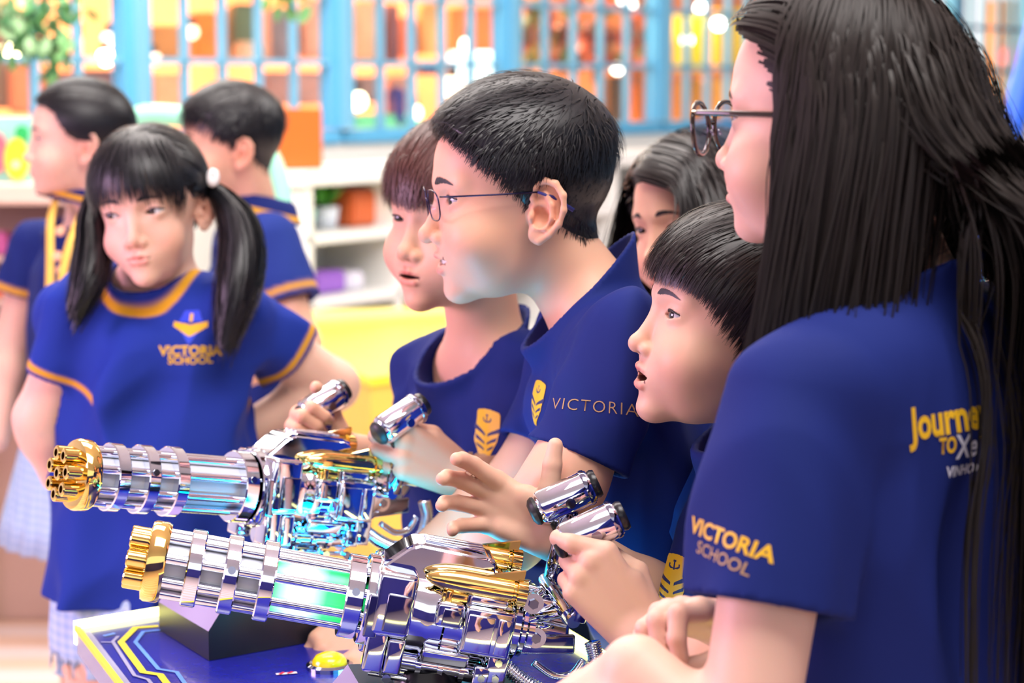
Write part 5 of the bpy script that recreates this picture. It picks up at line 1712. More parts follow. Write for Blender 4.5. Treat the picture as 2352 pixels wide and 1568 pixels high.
# ------------------------------------------------------------------ boy behind the pigtail girl
hC = Head(W(528, 330, 3.60), 75, -2, 0, .98, eye=3.6, nose=1.0)
tC = Torso(W(575, 520, 3.66), 70, 2, 0, 1.0, hem=-.44)
pC = Person('boy with short black hair standing behind the pigtailed girl', hC, tC,
    dict(shL=Wn(615, 560, 3.55), shR=Wn(560, 560, 3.80), elL=Wn(690, 790, 3.52), elR=Wn(560, 800, 3.8), wrL=Wn(560, 860, 3.45), wrR=Wn(480, 860, 3.7)),
    seed=43, sleeve=.60, sleeve_r=(.060, .064), hs=.006, shirt_col=(.014, .035, .22), stripe=(.010, .020), hh=.0026, ha=.004, tone=TONE, neckhole=.012)
pC.yaw = 70
hair_object(pC, short_hair(hC, 3500, 61, top=18, side=6, line=BOY_LINE, whorl=(6, -55, 90), length=(46, 14), width=.0028, rough=.12), M_HAIR, brow_thick=3)
shorts(pC); shoes(pC)
# polo collars with a gold edge line
def polo_collar(person, w=.034, gold=True):
    t = person.T
    n = 40; V = []; F = []; C = []
    rows = [(.000, .012, 0), (.008, .024, 0), (.018, .022, 0), (.026, .012, 0), (.032, .002, 0), (.034, .000, 1), (.040, -.008, 1), (.041, -.009, 0), (.044, -.013, 0)]
    R0 = person.nk_r - .004
    a0, a1 = person.nk_a, person.nk_b
    ax = nrm(a1 - a0); ctr = a0 + ax * .055
    lx = nrm(np.cross(t.R[1], ax)); ly = np.cross(ax, lx)
    for (out, hgt, g) in rows:
        for j in range(n + 1):
            a = math.radians(-150 + 300 * j / n) - math.pi / 2      # open towards the front
            V.append(ctr + (lx * math.cos(a) + ly * math.sin(a)) * (R0 + out * .75) + ax * (hgt + .004))
            C.append(GOLD if g else NAVY)
    m = len(rows)
    for i in range(m - 1):
        for j in range(n):
            F.append((i * (n + 1) + j, i * (n + 1) + j + 1, (i + 1) * (n + 1) + j + 1, (i + 1) * (n + 1) + j))
    me = np_mesh('collar', V, F, True, np.array(C)); me.materials.append(M_CLOTH)
    o = link('collar', me, person.root)
    md = o.modifiers.new('thickness', 'SOLIDIFY'); md.thickness = .003
polo_collar(pC); polo_collar(pA)
# lanyard: two straps and a card
M_LAN = mat('yellow_lanyard', srgb(255, 205, 90), .6)
def strap(pts, w, parent, name, material):
    pts = np.array([np.array(p) for p in pts], float)
    t = np.linspace(0, 1, 14); tk = np.linspace(0, 1, len(pts))
    c = np.stack([np.interp(t, tk, pts[:, i]) for i in range(3)], 1)
    for _ in range(2): c[1:-1] = (c[:-2] + 2 * c[1:-1] + c[2:]) / 4
    nn = np.array([-.3, -.9, .2]); N = np.repeat(nrm(nn)[None, None], 14, 1)
    V, F = ribbons(c[None], np.array([w]), N, 1.0)
    o = link(name, np_mesh(name, V, F, True), parent, material)
    md = o.modifiers.new('thickness', 'SOLIDIFY'); md.thickness = .002
    return o
lan = bpy.data.objects.new('lanyard', None); col.objects.link(lan); lan.parent = pA.root
lan.matrix_parent_inverse = pA.root.matrix_basis.inverted()
strap([Wn(128, 455, 3.60), Wn(114, 500, 3.55), Wn(115, 590, 3.52), Wn(112, 700, 3.50)], .016, lan, 'strap', M_LAN)
strap([Wn(212, 452, 3.60), Wn(180, 500, 3.52), Wn(158, 560, 3.50), Wn(140, 640, 3.49), Wn(136, 700, 3.49)], .016, lan, 'strap', M_LAN)
V, F = [tuple(W(x, y, 3.485)) for x, y in ((104, 700), (156, 700), (156, 770), (104, 770))], [(0, 1, 2, 3)]
me = bpy.data.meshes.new('card'); me.from_pydata(V, [], F)
cd = link('card', me, lan, mat('white_card', (.8, .75, .8), .3)); md = cd.modifiers.new('thickness', 'SOLIDIFY'); md.thickness = .003
M_BTN = mat('pale_button', srgb(255, 190, 150), .3)
for px, py in ((138, 530), (132, 588), (140, 620)):
    c = W(px, py, 3.50)
    bm = bmesh.new(); bmesh.ops.create_cone(bm, cap_ends=True, segments=14, radius1=.009, radius2=.007, depth=.004, matrix=Matrix.Translation(c) @ Matrix.Rotation(math.radians(80), 4, 'X'))
    link('button', bm_mesh('button', bm), pA.root, M_BTN)
# ------------------------------------------------------------------ hard-surface helpers
def add_box(bm, c, s, bev=0.0, M=None, seg=2):
    r = bmesh.ops.create_cube(bm, size=1.0)
    vs = r['verts']
    mt = Matrix.Translation(Vector(c)) @ Matrix.Diagonal((*s, 1))
    if M is not None: mt = M @ mt
    bmesh.ops.transform(bm, matrix=mt, verts=vs)
    if bev > 0:
        es = list({e for v in vs for e in v.link_edges})
        bmesh.ops.bevel(bm, geom=es, offset=bev, segments=seg, affect='EDGES', profile=.5, clamp_overlap=True)
def add_cyl(bm, a, b, r0, r1=None, n=24, caps=True):
    a, b = Vector(a), Vector(b); d = b - a
    M = Matrix.Translation((a + b) / 2) @ d.to_track_quat('Z', 'Y').to_matrix().to_4x4()
    bmesh.ops.create_cone(bm, cap_ends=caps, segments=n, radius1=r0, radius2=r0 if r1 is None else r1, depth=d.length, matrix=M)
def lathe(profile, n=40, axis='X'):
    """closed lathe around the local X axis from (s, r) pairs"""
    bm = bmesh.new(); rings = []
    for s, r in profile:
        if r < 1e-6: rings.append([bm.verts.new((s, 0, 0))])
        else: rings.append([bm.verts.new((s, r * math.cos(2 * math.pi * j / n), r * math.sin(2 * math.pi * j / n))) for j in range(n)])
    for A, B in zip(rings[:-1], rings[1:]):
        for j in range(n):
            k = (j + 1) % n
            if len(A) == 1 and len(B) == 1: continue
            if len(A) == 1: bm.faces.new((A[0], B[k], B[j]))
            elif len(B) == 1: bm.faces.new((A[j], A[k], B[0]))
            else: bm.faces.new((A[j], A[k], B[k], B[j]))
    return bm
def auto_smooth(me, ang=35):
    me.polygons.foreach_set('use_smooth', [True] * len(me.polygons))
    bm = bmesh.new(); bm.from_mesh(me)
    for e in bm.edges:
        if len(e.link_faces) == 2 and e.calc_face_angle(0) > math.radians(ang): e.smooth = False
    bm.to_mesh(me); bm.free()
    return me
def part(name, bm, parent, material, ang=35):
    me = bm_mesh(name, bm); auto_smooth(me, ang)
    o = bpy.data.objects.new(name, me); col.objects.link(o)
    o.parent = parent
    me.materials.append(material)
    return o

M_CHROME = mat('chrome', (.82, .85, .97), .045, metal=1.0)
M_CHROME_D = mat('dark_chrome', (.30, .31, .42), .08, metal=1.0)
M_GOLDM = mat('gold_plating', (1.0, .70, .22), .07, metal=1.0)
M_BLACKP = mat('black_plastic', (.012, .012, .016), .28)
M_RUBBER = mat('black_rubber', (.01, .01, .012), .45)
M_CORE_W = mat('frosted_core', (.78, .82, .95), .18, spec=.6)
M_CORE_G = mat('green_lit_core', (.05, .5, .2), .3, emis=(.03, .75, .17), estr=1.0)
M_CORE_HOT = mat('white_hot_lamp', (1, 1, 1), .3, emis=(.75, 1.0, .86), estr=2.6)
U = 1 / 2472.0
nt_ = M_CORE_G.node_tree; b_ = nt_.nodes['Principled BSDF']
tc_ = nt_.nodes.new('ShaderNodeTexCoord'); sx_ = nt_.nodes.new('ShaderNodeSeparateXYZ'); nt_.links.new(tc_.outputs['Object'], sx_.inputs[0])
mr_ = nt_.nodes.new('ShaderNodeMapRange'); mr_.inputs['From Min'].default_value = 205 * U; mr_.inputs['From Max'].default_value = 404 * U
nt_.links.new(sx_.outputs['X'], mr_.inputs['Value'])
cr_ = nt_.nodes.new('ShaderNodeValToRGB'); el_ = cr_.color_ramp.elements
el_[0].position, el_[0].color = 0.0, (.02, .55, .10, 1); el_[1].position, el_[1].color = 1.0, (.03, .50, .14, 1)
for p_, c_ in ((.25, (.05, .85, .22, 1)), (.48, (.85, 1.3, 1.0, 1)), (.62, (.9, 1.3, 1.05, 1)), (.85, (.10, .85, .30, 1))):
    e_ = el_.new(p_); e_.color = c_
nt_.links.new(mr_.outputs[0], cr_.inputs[0]); nt_.links.new(cr_.outputs[0], b_.inputs['Emission Color'])
b_.inputs['Emission Strength'].default_value = 1.1
def px3(s, y, z): return (s * U, y * U, z * U)

GUN_PARTS = []
def build_gun(root):
    def P(name, bm, m, parent=None, ang=35):
        o = part(name, bm, parent or root, m, ang); return o
    def LA(name, prof, m, parent=None, n=40, ang=35):
        return P(name, lathe([(s * U, r * U) for s, r in prof], n), m, parent, ang)
    NT = 8
    # barrel tubes
    bm = bmesh.new(); add_cyl(bm, px3(170, 0, 0), px3(640, 0, 0), 11.5 * U, n=18)
    tube = bm_mesh('barrel_tube', bm); auto_smooth(tube, 40); tube.materials.append(M_CHROME)
    for i in range(NT):
        a = 2 * math.pi * (i + .5) / NT
        o = bpy.data.objects.new('barrel_tube', tube); col.objects.link(o); o.parent = root
        o.location = (0, 69 * U * math.cos(a), 69 * U * math.sin(a))
    core = LA('barrel_core', [(628, 0), (628, 60), (405, 60), (405, 0)], M_CORE_W)
    lit = LA('lamp_tube', [(404, 0), (404, 60), (205, 60), (205, 0)], M_CORE_G)
    hot = LA('lamp_filament', [(322, 0), (318, 40), (290, 40), (286, 0)], M_CORE_HOT, lit)
    for s, w, r in ((558, 34, 88), (476, 34, 90), (394, 34, 92), (196, 40, 96), (158, 26, 104)):
        rg = LA('barrel_ring', [(s + w / 2, 50), (s + w / 2, r - 3), (s + w / 2 - 3, r), (s - w / 2 + 3, r), (s - w / 2, r - 3), (s - w / 2, 50), (s + w / 2, 50)], M_CHROME, None, 48)
        if s in (476, 196):
            for a in (20, 140, 260):
                bm = bmesh.new(); t = math.radians(a)
                add_cyl(bm, px3(s, (r - 4) * math.cos(t), (r - 4) * math.sin(t)), px3(s, (r + 3) * math.cos(t), (r + 3) * math.sin(t)), 9 * U, n=10)
                P('bolt', bm, M_CHROME_D, rg)
    LA('muzzle_ring', [(668, 0), (668, 74), (664, 88), (656, 92), (630, 92), (622, 88), (620, 50), (620, 0)], M_GOLDM, None, 48)
    bm = lathe([(x * U, r * U) for x, r in ((655, 19), (706, 19), (709, 16), (709, 10), (690, 10), (690, 0))], 18)
    mt = bm_mesh('muzzle_tube', bm); auto_smooth(mt, 40); mt.materials.append(M_GOLDM)
    for i in range(8):
        a = 2 * math.pi * i / 7 + .2
        rr = 0 if i == 7 else 54
        o = bpy.data.objects.new('muzzle_tube', mt); col.objects.link(o); o.parent = root
        o.location = (0, rr * U * math.cos(a), rr * U * math.sin(a))
    # receiver body
    LA('receiver', [(150, 0), (150, 98), (142, 106), (70, 108), (62, 100), (30, 100), (24, 104), (-10, 104), (-16, 98), (-120, 98), (-128, 106), (-158, 106), (-168, 98), (-176, 0)], M_CHROME, None, 48)
    LA('rear_flange', [(-168, 0), (-168, 72), (-174, 80), (-190, 80), (-196, 72), (-206, 72), (-212, 64), (-226, 64), (-230, 50), (-300, 46), (-306, 40), (-306, 0)], M_CHROME, None, 40)
    def BX(name, c, s_, bev, m=None, parent=None, rz=None):
        bm = bmesh.new(); Mx = None
        if rz: Mx = Matrix.Translation(px3(*c)) @ Matrix.Rotation(math.radians(rz[1]), 4, rz[0]) @ Matrix.Translation(-Vector(px3(*c)))
        add_box(bm, px3(*c), px3(*s_), bev * U, Mx, 3)
        return P(name, bm, m or M_CHROME, parent, 30)
    # front block with its bevelled window
    fb = BX('front_block', (108, 60, 22), (92, 110, 150), 14)
    BX('block_panel', (98, 117, 6), (56, 8, 88), 5, M_CHROME_D, fb)
    BX('block_panel', (150, 108, -10), (30, 10, 100), 5, M_CHROME_D, fb)
    BX('front_block', (108, -60, 22), (92, 110, 150), 14)
    # lower front bracket
    BX('bracket', (128, 78, -92), (46, 60, 96), 8); BX('bracket', (84, 84, -96), (40, 50, 84), 8)
    BX('bracket', (128, -78, -92), (46, 60, 96), 8)
    # top fairing, sloping down to the barrel
    bm = bmesh.new()
    prof = [(150, 70), (150, 96), (96, 150), (70, 162), (-90, 158), (-112, 146), (-120, 90), (-120, 70)]
    vs = [[bm.verts.new(px3(s, y, z)) for s, z in prof] for y in (-58, 58)]
    bm.faces.new(vs[0]); bm.faces.new(vs[1][::-1])
    for i in range(len(prof)):
        j = (i + 1) % len(prof)
        bm.faces.new((vs[0][i], vs[0][j], vs[1][j], vs[1][i]))
    bmesh.ops.recalc_face_normals(bm, faces=bm.faces)
    bmesh.ops.bevel(bm, geom=[e for e in bm.edges], offset=12 * U, segments=3, affect='EDGES', clamp_overlap=True)
    tf = P('top_fairing', bm, M_CHROME, None, 30)
    for y in (-26, 0, 26): BX('fairing_rib', (-10, y, 163), (140, 9, 8), 3, M_CHROME, tf)
    # golden cartridges
    for y, z in ((86, 96), (-70, 130)):
        o = LA('cartridge', [(52, 0), (44, 9), (28, 17), (4, 24), (-30, 28), (-150, 28), (-152, 25), (-158, 25), (-160, 31), (-182, 31), (-184, 26), (-184, 0)], M_GOLDM, None, 28)
        o.location = px3(0, y, z)
        bm = bmesh.new()
        vs = [bm.verts.new(px3(*v)) for v in ((-80, -6, 26), (-172, -6, 26), (-172, -6, 52), (-80, 6, 26), (-172, 6, 26), (-172, 6, 52))]
        for q in ((0, 1, 2), (5, 4, 3), (0, 3, 4, 1), (1, 4, 5, 2), (2, 5, 3, 0)): bm.faces.new([vs[i] for i in q])
        P('fin', bm, M_GOLDM, o)
        BX('cartridge_rail', (-70, 0, -34), (150, 26, 20), 4, M_GOLDM, o)
        for s in (-10, -60, -130): BX('rail_clip', (s, 6, -36), (16, 30, 34), 3, M_CHROME_D if s == -60 else M_GOLDM, o)
    # side boxes, near side and far side
    for sg in (1, -1):
        BX('side_box', (-20, 98 * sg, 22), (66, 34, 62), 12)
        BX('box_window', (-24, 116 * sg, 18), (42, 6, 40), 3, M_CHROME_D)
        b = BX('side_panel', (-112, 100 * sg, -2), (116, 40, 112), 10)
        BX('panel_window', (-92, 121 * sg, -6), (62, 6, 84), 4, M_CHROME, b); BX('panel_window', (-146, 121 * sg, -6), (30, 6, 84), 4, M_CHROME, b)
        BX('top_switch', (-102, 96 * sg, 66), (86, 26, 22), 5, M_CHROME)
        BX('lower_panel', (-30, 88 * sg, -74), (110, 40, 38), 8, M_CHROME, None, ('X', -24 * sg))
        g = BX('rear_bracket', (-150, 96 * sg, -84), (48, 30, 74), 6)
        BX('rear_bracket', (-120, 98 * sg, -104), (40, 26, 46), 6)
        for c in ((-150, 112, -66), (-150, 112, -104), (-118, 112, -108)):
            bm = bmesh.new(); add_cyl(bm, px3(c[0], c[1] * sg, c[2]), px3(c[0], (c[1] + 6) * sg, c[2]), 9 * U, n=6)
            P('bolt', bm, M_CHROME_D)
    # bottom rail with clamps and a thin rod
    r = LA('lower_rail', [(140, 0), (140, 24), (-150, 24), (-150, 0)], M_CHROME, None, 24); r.location = px3(0, 34, -118)
    for s in (110, 70, 20, -30, -80, -130):
        c = LA('rail_clamp', [(s + 6, 20), (s + 6, 31), (s - 6, 31), (s - 6, 20), (s + 6, 20)], M_CHROME, r, 24)
    rod = LA('lower_rod', [(128, 0), (128, 6), (-150, 6), (-150, 0)], M_CHROME, None, 12); rod.location = px3(0, 44, -158)
    for s in (100, 20, -60, -130):
        bm = bmesh.new(); add_box(bm, px3(s, 44, -142), px3(10, 12, 36), 2 * U); P('rod_hanger', bm, M_CHROME)
        bm = bmesh.new(); add_cyl(bm, px3(s - 14, 50, -160), px3(s - 14, 62, -160), 11 * U, n=6); P('bolt', bm, M_CHROME_D)
    # mount: yoke and post
    BX('yoke', (10, 0, -150), (150, 70, 40), 8, M_CHROME_D)
    # coiled hose at the rear
    ctrl = [(-176, 66, -84), (-220, 70, -108), (-275, 72, -128), (-335, 74, -122), (-372, 74, -84), (-378, 72, -30), (-360, 70, 8)]
    cp = np.array([px3(*c) for c in ctrl]); t = np.linspace(0, 1, 176); tk = np.linspace(0, 1, len(cp))
    c = np.stack([np.interp(t, tk, cp[:, i]) for i in range(3)], 1)
    for _ in range(60): c[1:-1] = (c[:-2] + 2 * c[1:-1] + c[2:]) / 4
    rr = np.array([(19 if (i // 2) % 2 else 14) * U for i in range(176)])
    me = tube_mesh('coiled_hose', c, rr, 14); me.materials.append(M_CHROME)
    o = bpy.data.objects.new('coiled_hose', me); col.objects.link(o); o.parent = root
    # inner curved guide
    cp = [(-240, 50, -66), (-290, 52, -92), (-335, 54, -82), (-352, 54, -40)]
    cq = np.array([px3(*v) for v in cp]); tq = np.linspace(0, 1, 24)
    cq = np.stack([np.interp(tq, np.linspace(0, 1, 4), cq[:, i]) for i in range(3)], 1)
    for _ in range(8): cq[1:-1] = (cq[:-2] + 2 * cq[1:-1] + cq[2:]) / 4
    me = tube_mesh('hose_guide', cq, 9 * U, 12); me.materials.append(M_CHROME)
    o = bpy.data.objects.new('hose_guide', me); col.objects.link(o); o.parent = root
    # link plates and joints to the handles
    for sg in (1, -1):
        BX('link_arm', (-262, 58 * sg, 66), (150, 14, 34), 5, M_CHROME, None, ('Y', -4))
        BX('link_arm', (-262, 46 * sg, -20), (130, 14, 46), 6, M_CHROME_D, None, ('Y', 10))
        for c_ in ((-208, 66, 72), (-232, 56, -8)):
            bm = bmesh.new(); add_cyl(bm, px3(c_[0], (c_[1] - 12) * sg, c_[2]), px3(c_[0], (c_[1] + 2) * sg, c_[2]), 24 * U, n=28); q = P('pivot', bm, M_CHROME)
            bm = bmesh.new(); add_cyl(bm, px3(c_[0], (c_[1] + 2) * sg, c_[2]), px3(c_[0], (c_[1] + 9) * sg, c_[2]), 12 * U, n=6); P('bolt', bm, M_CHROME_D, q)

HANDLE_LOCAL = []
def build_handle(root, loc):
    """barrel-shaped head with a black thumb button, on a grip that runs down to the cross shaft"""
    h = bpy.data.objects.new('handle', None); col.objects.link(h); h.parent = root; h.location = loc
    h.rotation_euler = (0, math.radians(36), 0)
    def LA(name, prof, m, n=36):
        return part(name, lathe([(s * U, r * U) for s, r in prof], n), h, m)
    LA('handle_head', [(72, 0), (72, 30), (66, 38), (58, 42), (-56, 42), (-66, 38), (-70, 30), (-70, 0)], M_CHROME)
    LA('thumb_button', [(70, 0), (70, 33), (76, 35), (84, 31), (90, 20), (90, 0)], M_RUBBER)
    LA('end_cap', [(-68, 0), (-68, 33), (-76, 35), (-84, 32), (-86, 0)], M_BLACKP)
    LA('head_band', [(-50, 40), (-50, 43.5), (-56, 44), (-62, 42), (-62, 38), (-50, 40)], M_CHROME_D)
    for sg in (1, -1):
        bm = bmesh.new(); add_cyl(bm, px3(-4, 40 * sg, -8), px3(-4, 45 * sg, -8), 12 * U, n=20); part('bolt', bm, h, M_CHROME_D)
    # grip
    pts = [px3(8, 0, -30), px3(40, 0, -78), px3(72, 0, -124), px3(112, 0, -172)]
    me = tube_mesh('grip', pts, np.array((27, 24, 25, 22)) * U, 20); me.materials.append(M_CHROME_D)
    o = bpy.data.objects.new('grip', me); col.objects.link(o); o.parent = h
    bm = bmesh.new(); add_box(bm, px3(50, 0, -54), px3(16, 24, 36), 5 * U); part('trigger', bm, h, M_BLACKP)

def gun_matrix(o, ax, pitch):
    a = Vector((ax[0], ax[1], 0)).normalized()
    X = a * math.cos(pitch) + Vector((0, 0, 1)) * math.sin(pitch)
    Y = Vector((0, 0, 1)).cross(a)
    Z = X.cross(Y)
    M = Matrix.Identity(4)
    for i in range(3): M[i][0], M[i][1], M[i][2], M[i][3] = X[i], Y[i], Z[i], o[i]
    return M
gun1 = thing('toy_gun', (0, 0, 0), 'nearest chrome and gold toy gatling gun with a green glowing barrel', 'toy gun')
GM1 = gun_matrix(W(1000, 1402, 1.85), (-.993, -.12), math.radians(12))
build_gun(gun1)

def copy_tree(o, parent=None):
    c = o.copy(); col.objects.link(c); c.parent = parent
    for ch in o.children:
        if ch.users_collection: copy_tree(ch, c)
    return c
gun2 = copy_tree(gun1)
def handles(gun, gm, near_p, far_p):
    gi = gm.inverted(); hl = [gi @ near_p, gi @ far_p]
    low = []
    for v in hl:
        build_handle(gun, v)
        low.append(v + Vector((0, 0, -.083)))
    a, b = low
    bm = bmesh.new(); e = (a - b).normalized() * .008
    add_cyl(bm, a + e, b - e, 15 * U, n=20); part('cross_shaft', bm, gun, M_CHROME)
    m = (a + b) / 2
    for sg, p in ((1, a), (-1, b)):
        q = p + (m - p) * .35
        bm = bmesh.new(); add_cyl(bm, q, px3(-210, 44 * sg, 30), 12 * U, n=16); part('handle_arm', bm, gun, M_CHROME)
        bm = bmesh.new(); add_cyl(bm, q + (p - q).normalized() * .012, q - (p - q).normalized() * .012, 21 * U, n=24); part('arm_clamp', bm, gun, M_CHROME)
    gun.matrix_world = gm
handles(gun1, GM1, W(1357, 1217, 1.79), W(1298, 1142, 1.875))
gun2['label'] = 'farther chrome and gold toy gatling gun, its muzzle turned to the camera'
GM2 = gun_matrix(W(690, 1128, 2.20), (-.82, -.57), math.radians(10.5))
handles(gun2, GM2, W(920, 962, 2.20), W(742, 925, 2.36))
for ch in gun2.children:
    if ch.name.startswith('lamp_tube'):
        for c2 in list(ch.children): bpy.data.objects.remove(c2)
        ch.material_slots[0].link = 'OBJECT'; ch.material_slots[0].material = M_CORE_W
# ------------------------------------------------------------------ game console table
ZT = W(480, 1518, 2.10).z
def quad_strip(pts, w, z, name, parent, material):
    """flat printed stripe along pixel points on the table top"""
    P_ = [Wz(x, y, ZT) for x, y in pts]
    V = []; F = []
    for i, p in enumerate(P_):
        a = P_[max(0, i - 1)]; b = P_[min(len(P_) - 1, i + 1)]
        d1 = (P_[i] - a).normalized() if i > 0 else (b - P_[i]).normalized()
        d2 = (b - P_[i]).normalized() if i < len(P_) - 1 else d1
        t = (d1 + d2).normalized(); n = Vector((-t.y, t.x, 0)); k = 1 / max(.4, n.dot(Vector((-d1.y, d1.x, 0))))
        V += [tuple(p + n * w * .5 * k + Vector((0, 0, z))), tuple(p - n * w * .5 * k + Vector((0, 0, z)))]
    for i in range(len(P_) - 1): F.append((2 * i, 2 * i + 1, 2 * i + 3, 2 * i + 2))
    me = bpy.data.meshes.new(name); me.from_pydata(V, [], F)
    return link(name, me, parent, material)
cA = Wz(176, 1441, ZT)                       # far left corner
eL = (Wz(272, 1566, ZT) - cA).normalized()   # towards the camera along the left edge
eF = (Wz(366, 1409, ZT) - cA).normalized()   # along the far edge
cB = cA + eL * .85; cC = cA + eF * .50; cD = cB + eF * .50
table = thing('console_table', tuple((cA + cB + cC + cD) / 4 - Vector((0, 0, ZT))), 'dark blue game console table with yellow zigzag graphics and lit edge', 'table')
def prism(pts, z0, z1, name, parent, material, bev=0):
    bm = bmesh.new()
    lo = [bm.verts.new((p.x, p.y, z0)) for p in pts]; hi = [bm.verts.new((p.x, p.y, z1)) for p in pts]
    bm.faces.new(lo[::-1]); bm.faces.new(hi)
    for i in range(len(pts)):
        j = (i + 1) % len(pts); bm.faces.new((lo[i], lo[j], hi[j], hi[i]))
    bmesh.ops.recalc_face_normals(bm, faces=bm.faces)
    if bev: bmesh.ops.bevel(bm, geom=list(bm.edges), offset=bev, segments=2, affect='EDGES')
    return link(name, bm_mesh(name, bm), parent, material)
M_TTOP = mat('deep_blue_top', srgb(32, 36, 150), .25, noise=.15, nscale=90, coat=.3)
M_TSIDE = mat('console_side', srgb(60, 60, 90), .4)
M_YEL = mat('yellow_print', srgb(240, 225, 20), .4)
M_LBL = mat('light_blue_print', srgb(90, 150, 235), .4)
M_GRY = mat('silver_print', srgb(160, 160, 190), .35)
M_LED = mat('yellow_led_strip', (1, 1, .4), .4, emis=(1.0, .95, .25), estr=4.0)
prism([cA, cB, cD, cC], ZT - .03, ZT, 'tabletop', table, M_TTOP)
ins = .05
c = (cA + cB + cC + cD) / 4
pp = [c + (p - c) * .86 for p in (cA, cB, cD, cC)]
prism(pp, 0.0, ZT - .03, 'cabinet', table, M_TSIDE)
def edge_bar(a, b, w, h, name, m, dn=.02):
    d = (b - a).normalized(); n = Vector((-d.y, d.x, 0)) * w * .5
    return prism([a + n, a - n, b - n, b + n], ZT - dn, ZT + h, name, table, m)
edge_bar(cA, cC, .016, .006, 'led_strip', M_LED)
edge_bar(cC, cD, .016, .006, 'led_strip', M_LED)
edge_bar(cB, cD, .016, .006, 'led_strip', M_LED)
edge_bar(cA, cB, .005, .003, 'edge_trim', M_YEL, .003)
quad_strip([(364, 1439), (311, 1443), (278, 1476), (329, 1545), (368, 1551), (405, 1600)], .0075, .0012, 'printed_stripe', table, M_YEL)
quad_strip([(368, 1448), (329, 1452), (311, 1476), (364, 1538), (406, 1545), (445, 1600)], .0045, .0012, 'printed_stripe', table, M_LBL)
quad_strip([(200, 1452), (306, 1590)], .007, .0012, 'printed_stripe', table, M_GRY)
quad_strip([(272, 1462), (259, 1475), (309, 1553), (340, 1562), (370, 1600)], .0040, .0012, 'printed_stripe', table, M_GRY)
quad_strip([(232, 1476), (262, 1477)], .0030, .0013, 'printed_stripe', table, M_GRY)
quad_strip([(238, 1462), (264, 1456)], .0055, .0012, 'printed_stripe', table, M_LBL)
M_CYAN = mat('cyan_led', (.1, .6, .9), .4, emis=(.1, .75, 1.0), estr=3.0)
lc = Vector((-.10, 2.02, 0))
prism([lc + eF * .09 + eL * .012, lc + eF * .09 - eL * .012, lc - eF * .09 - eL * .012, lc - eF * .09 + eL * .012], ZT, ZT + .008, 'led_bar', table, M_CYAN)
# sticker
quad_strip([(634, 1550), (682, 1546)], .006, .0012, 'sticker', table, mat('sticker_white', srgb(245, 230, 240), .4))
quad_strip([(642, 1551), (652, 1546)], .003, .0016, 'sticker', table, mat('sticker_red', srgb(225, 40, 60), .4))
quad_strip([(660, 1549), (672, 1545)], .003, .0016, 'sticker', table, bpy.data.materials['sticker_red'])
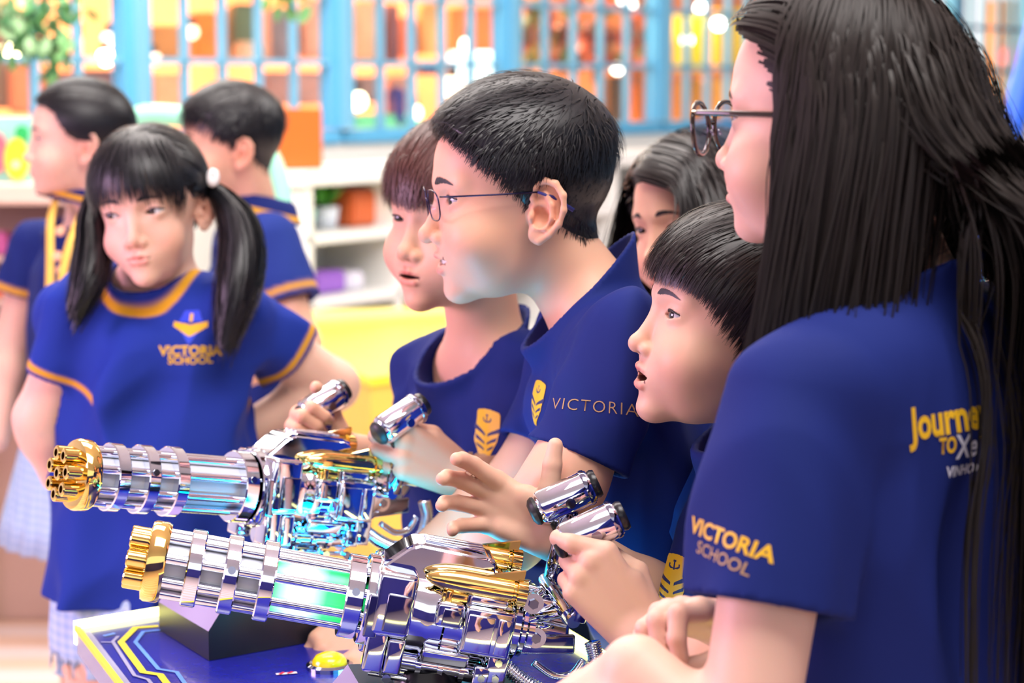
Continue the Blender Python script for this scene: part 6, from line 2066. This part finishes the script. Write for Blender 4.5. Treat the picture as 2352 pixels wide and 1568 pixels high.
# black gun mounts
M_MOUNT = mat('black_mount', (.012, .012, .02), .32)
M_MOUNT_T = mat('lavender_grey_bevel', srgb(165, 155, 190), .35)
def gun_mount(A, B, C_, top, label, gun_mx, sidez=.052):
    D = B + C_ - A; c0 = (A + D) / 2
    root = thing('gun_mount', (c0.x, c0.y, ZT), label, 'mount', 'gun mounts on the console table')
    bm = bmesh.new()
    z0, z1, z2 = ZT + .0005, ZT + sidez * .62, ZT + sidez
    inn = .10
    def lerp(p, q, t): return p + (q - p) * t
    A2, C2 = lerp(A, B, inn), lerp(C_, D, inn)
    lo = [Vector((p.x, p.y, z0)) for p in (A, B, D, C_)]
    md = [Vector((A.x, A.y, z1)), Vector((B.x, B.y, z2)), Vector((D.x, D.y, z2)), Vector((C_.x, C_.y, z1))]
    t1 = [Vector((A2.x, A2.y, z2)), Vector((C2.x, C2.y, z2))]
    vl = [bm.verts.new(p) for p in lo]; vm = [bm.verts.new(p) for p in md]; vt = [bm.verts.new(p) for p in t1]
    bm.faces.new(vl[::-1])
    bm.faces.new((vl[0], vl[1], vm[1], vt[0], vm[0])); bm.faces.new((vl[1], vl[2], vm[2], vm[1]))
    bm.faces.new((vl[2], vl[3], vm[3], vt[1], vm[2])); bm.faces.new((vl[3], vl[0], vm[0], vm[3]))
    bm.faces.new((vt[0], vm[1], vm[2], vt[1])); 
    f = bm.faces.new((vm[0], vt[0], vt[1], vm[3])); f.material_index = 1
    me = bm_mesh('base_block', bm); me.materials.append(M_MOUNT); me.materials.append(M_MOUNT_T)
    link('base_block', me, root)
    p0 = Vector((c0.x, c0.y, z2)); p1 = gun_mx @ Vector((.004, 0, -.168 * U * 1000))
    bm = bmesh.new(); add_cyl(bm, p0 - Vector((0, 0, .005)), p1 + Vector((0, 0, .004)), .020, .014, 24)
    link('post', auto_smooth(bm_mesh('post', bm)), root, M_CHROME_D)
    bm = bmesh.new(); add_cyl(bm, p0 - Vector((0, 0, .004)), p0 + Vector((0, 0, .014)), .034, .026, 28)
    link('post_collar', auto_smooth(bm_mesh('post_collar', bm)), root, M_BLACKP)
    return root
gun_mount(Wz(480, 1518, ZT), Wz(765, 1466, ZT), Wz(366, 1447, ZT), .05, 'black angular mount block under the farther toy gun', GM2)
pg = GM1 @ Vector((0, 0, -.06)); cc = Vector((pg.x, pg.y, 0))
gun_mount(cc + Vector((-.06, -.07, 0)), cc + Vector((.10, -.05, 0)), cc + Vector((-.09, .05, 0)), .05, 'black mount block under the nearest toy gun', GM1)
# yellow push button
pb = Wz(757, 1533, ZT)
btn = thing('push_button', tuple(pb), 'round yellow push button on the blue console top', 'button')
bm = lathe([(.0, 0), (.0, .0245), (.004, .0245), (.006, .021), (.004, .0185)], 40)
bmesh.ops.rotate(bm, verts=bm.verts, cent=(0, 0, 0), matrix=Matrix.Rotation(math.radians(-90), 3, 'Y'))
bmesh.ops.translate(bm, verts=bm.verts, vec=pb)
link('bezel', auto_smooth(bm_mesh('bezel', bm)), btn, M_CHROME_D)
bm = lathe([(.001, 0), (.001, .0185), (.008, .018), (.013, .0145), (.016, .008), (.017, 0)], 40)
bmesh.ops.rotate(bm, verts=bm.verts, cent=(0, 0, 0), matrix=Matrix.Rotation(math.radians(-90), 3, 'Y'))
bmesh.ops.translate(bm, verts=bm.verts, vec=pb)
link('cap', auto_smooth(bm_mesh('cap', bm)), btn, mat('yellow_plastic', srgb(245, 220, 10), .2, coat=.4))
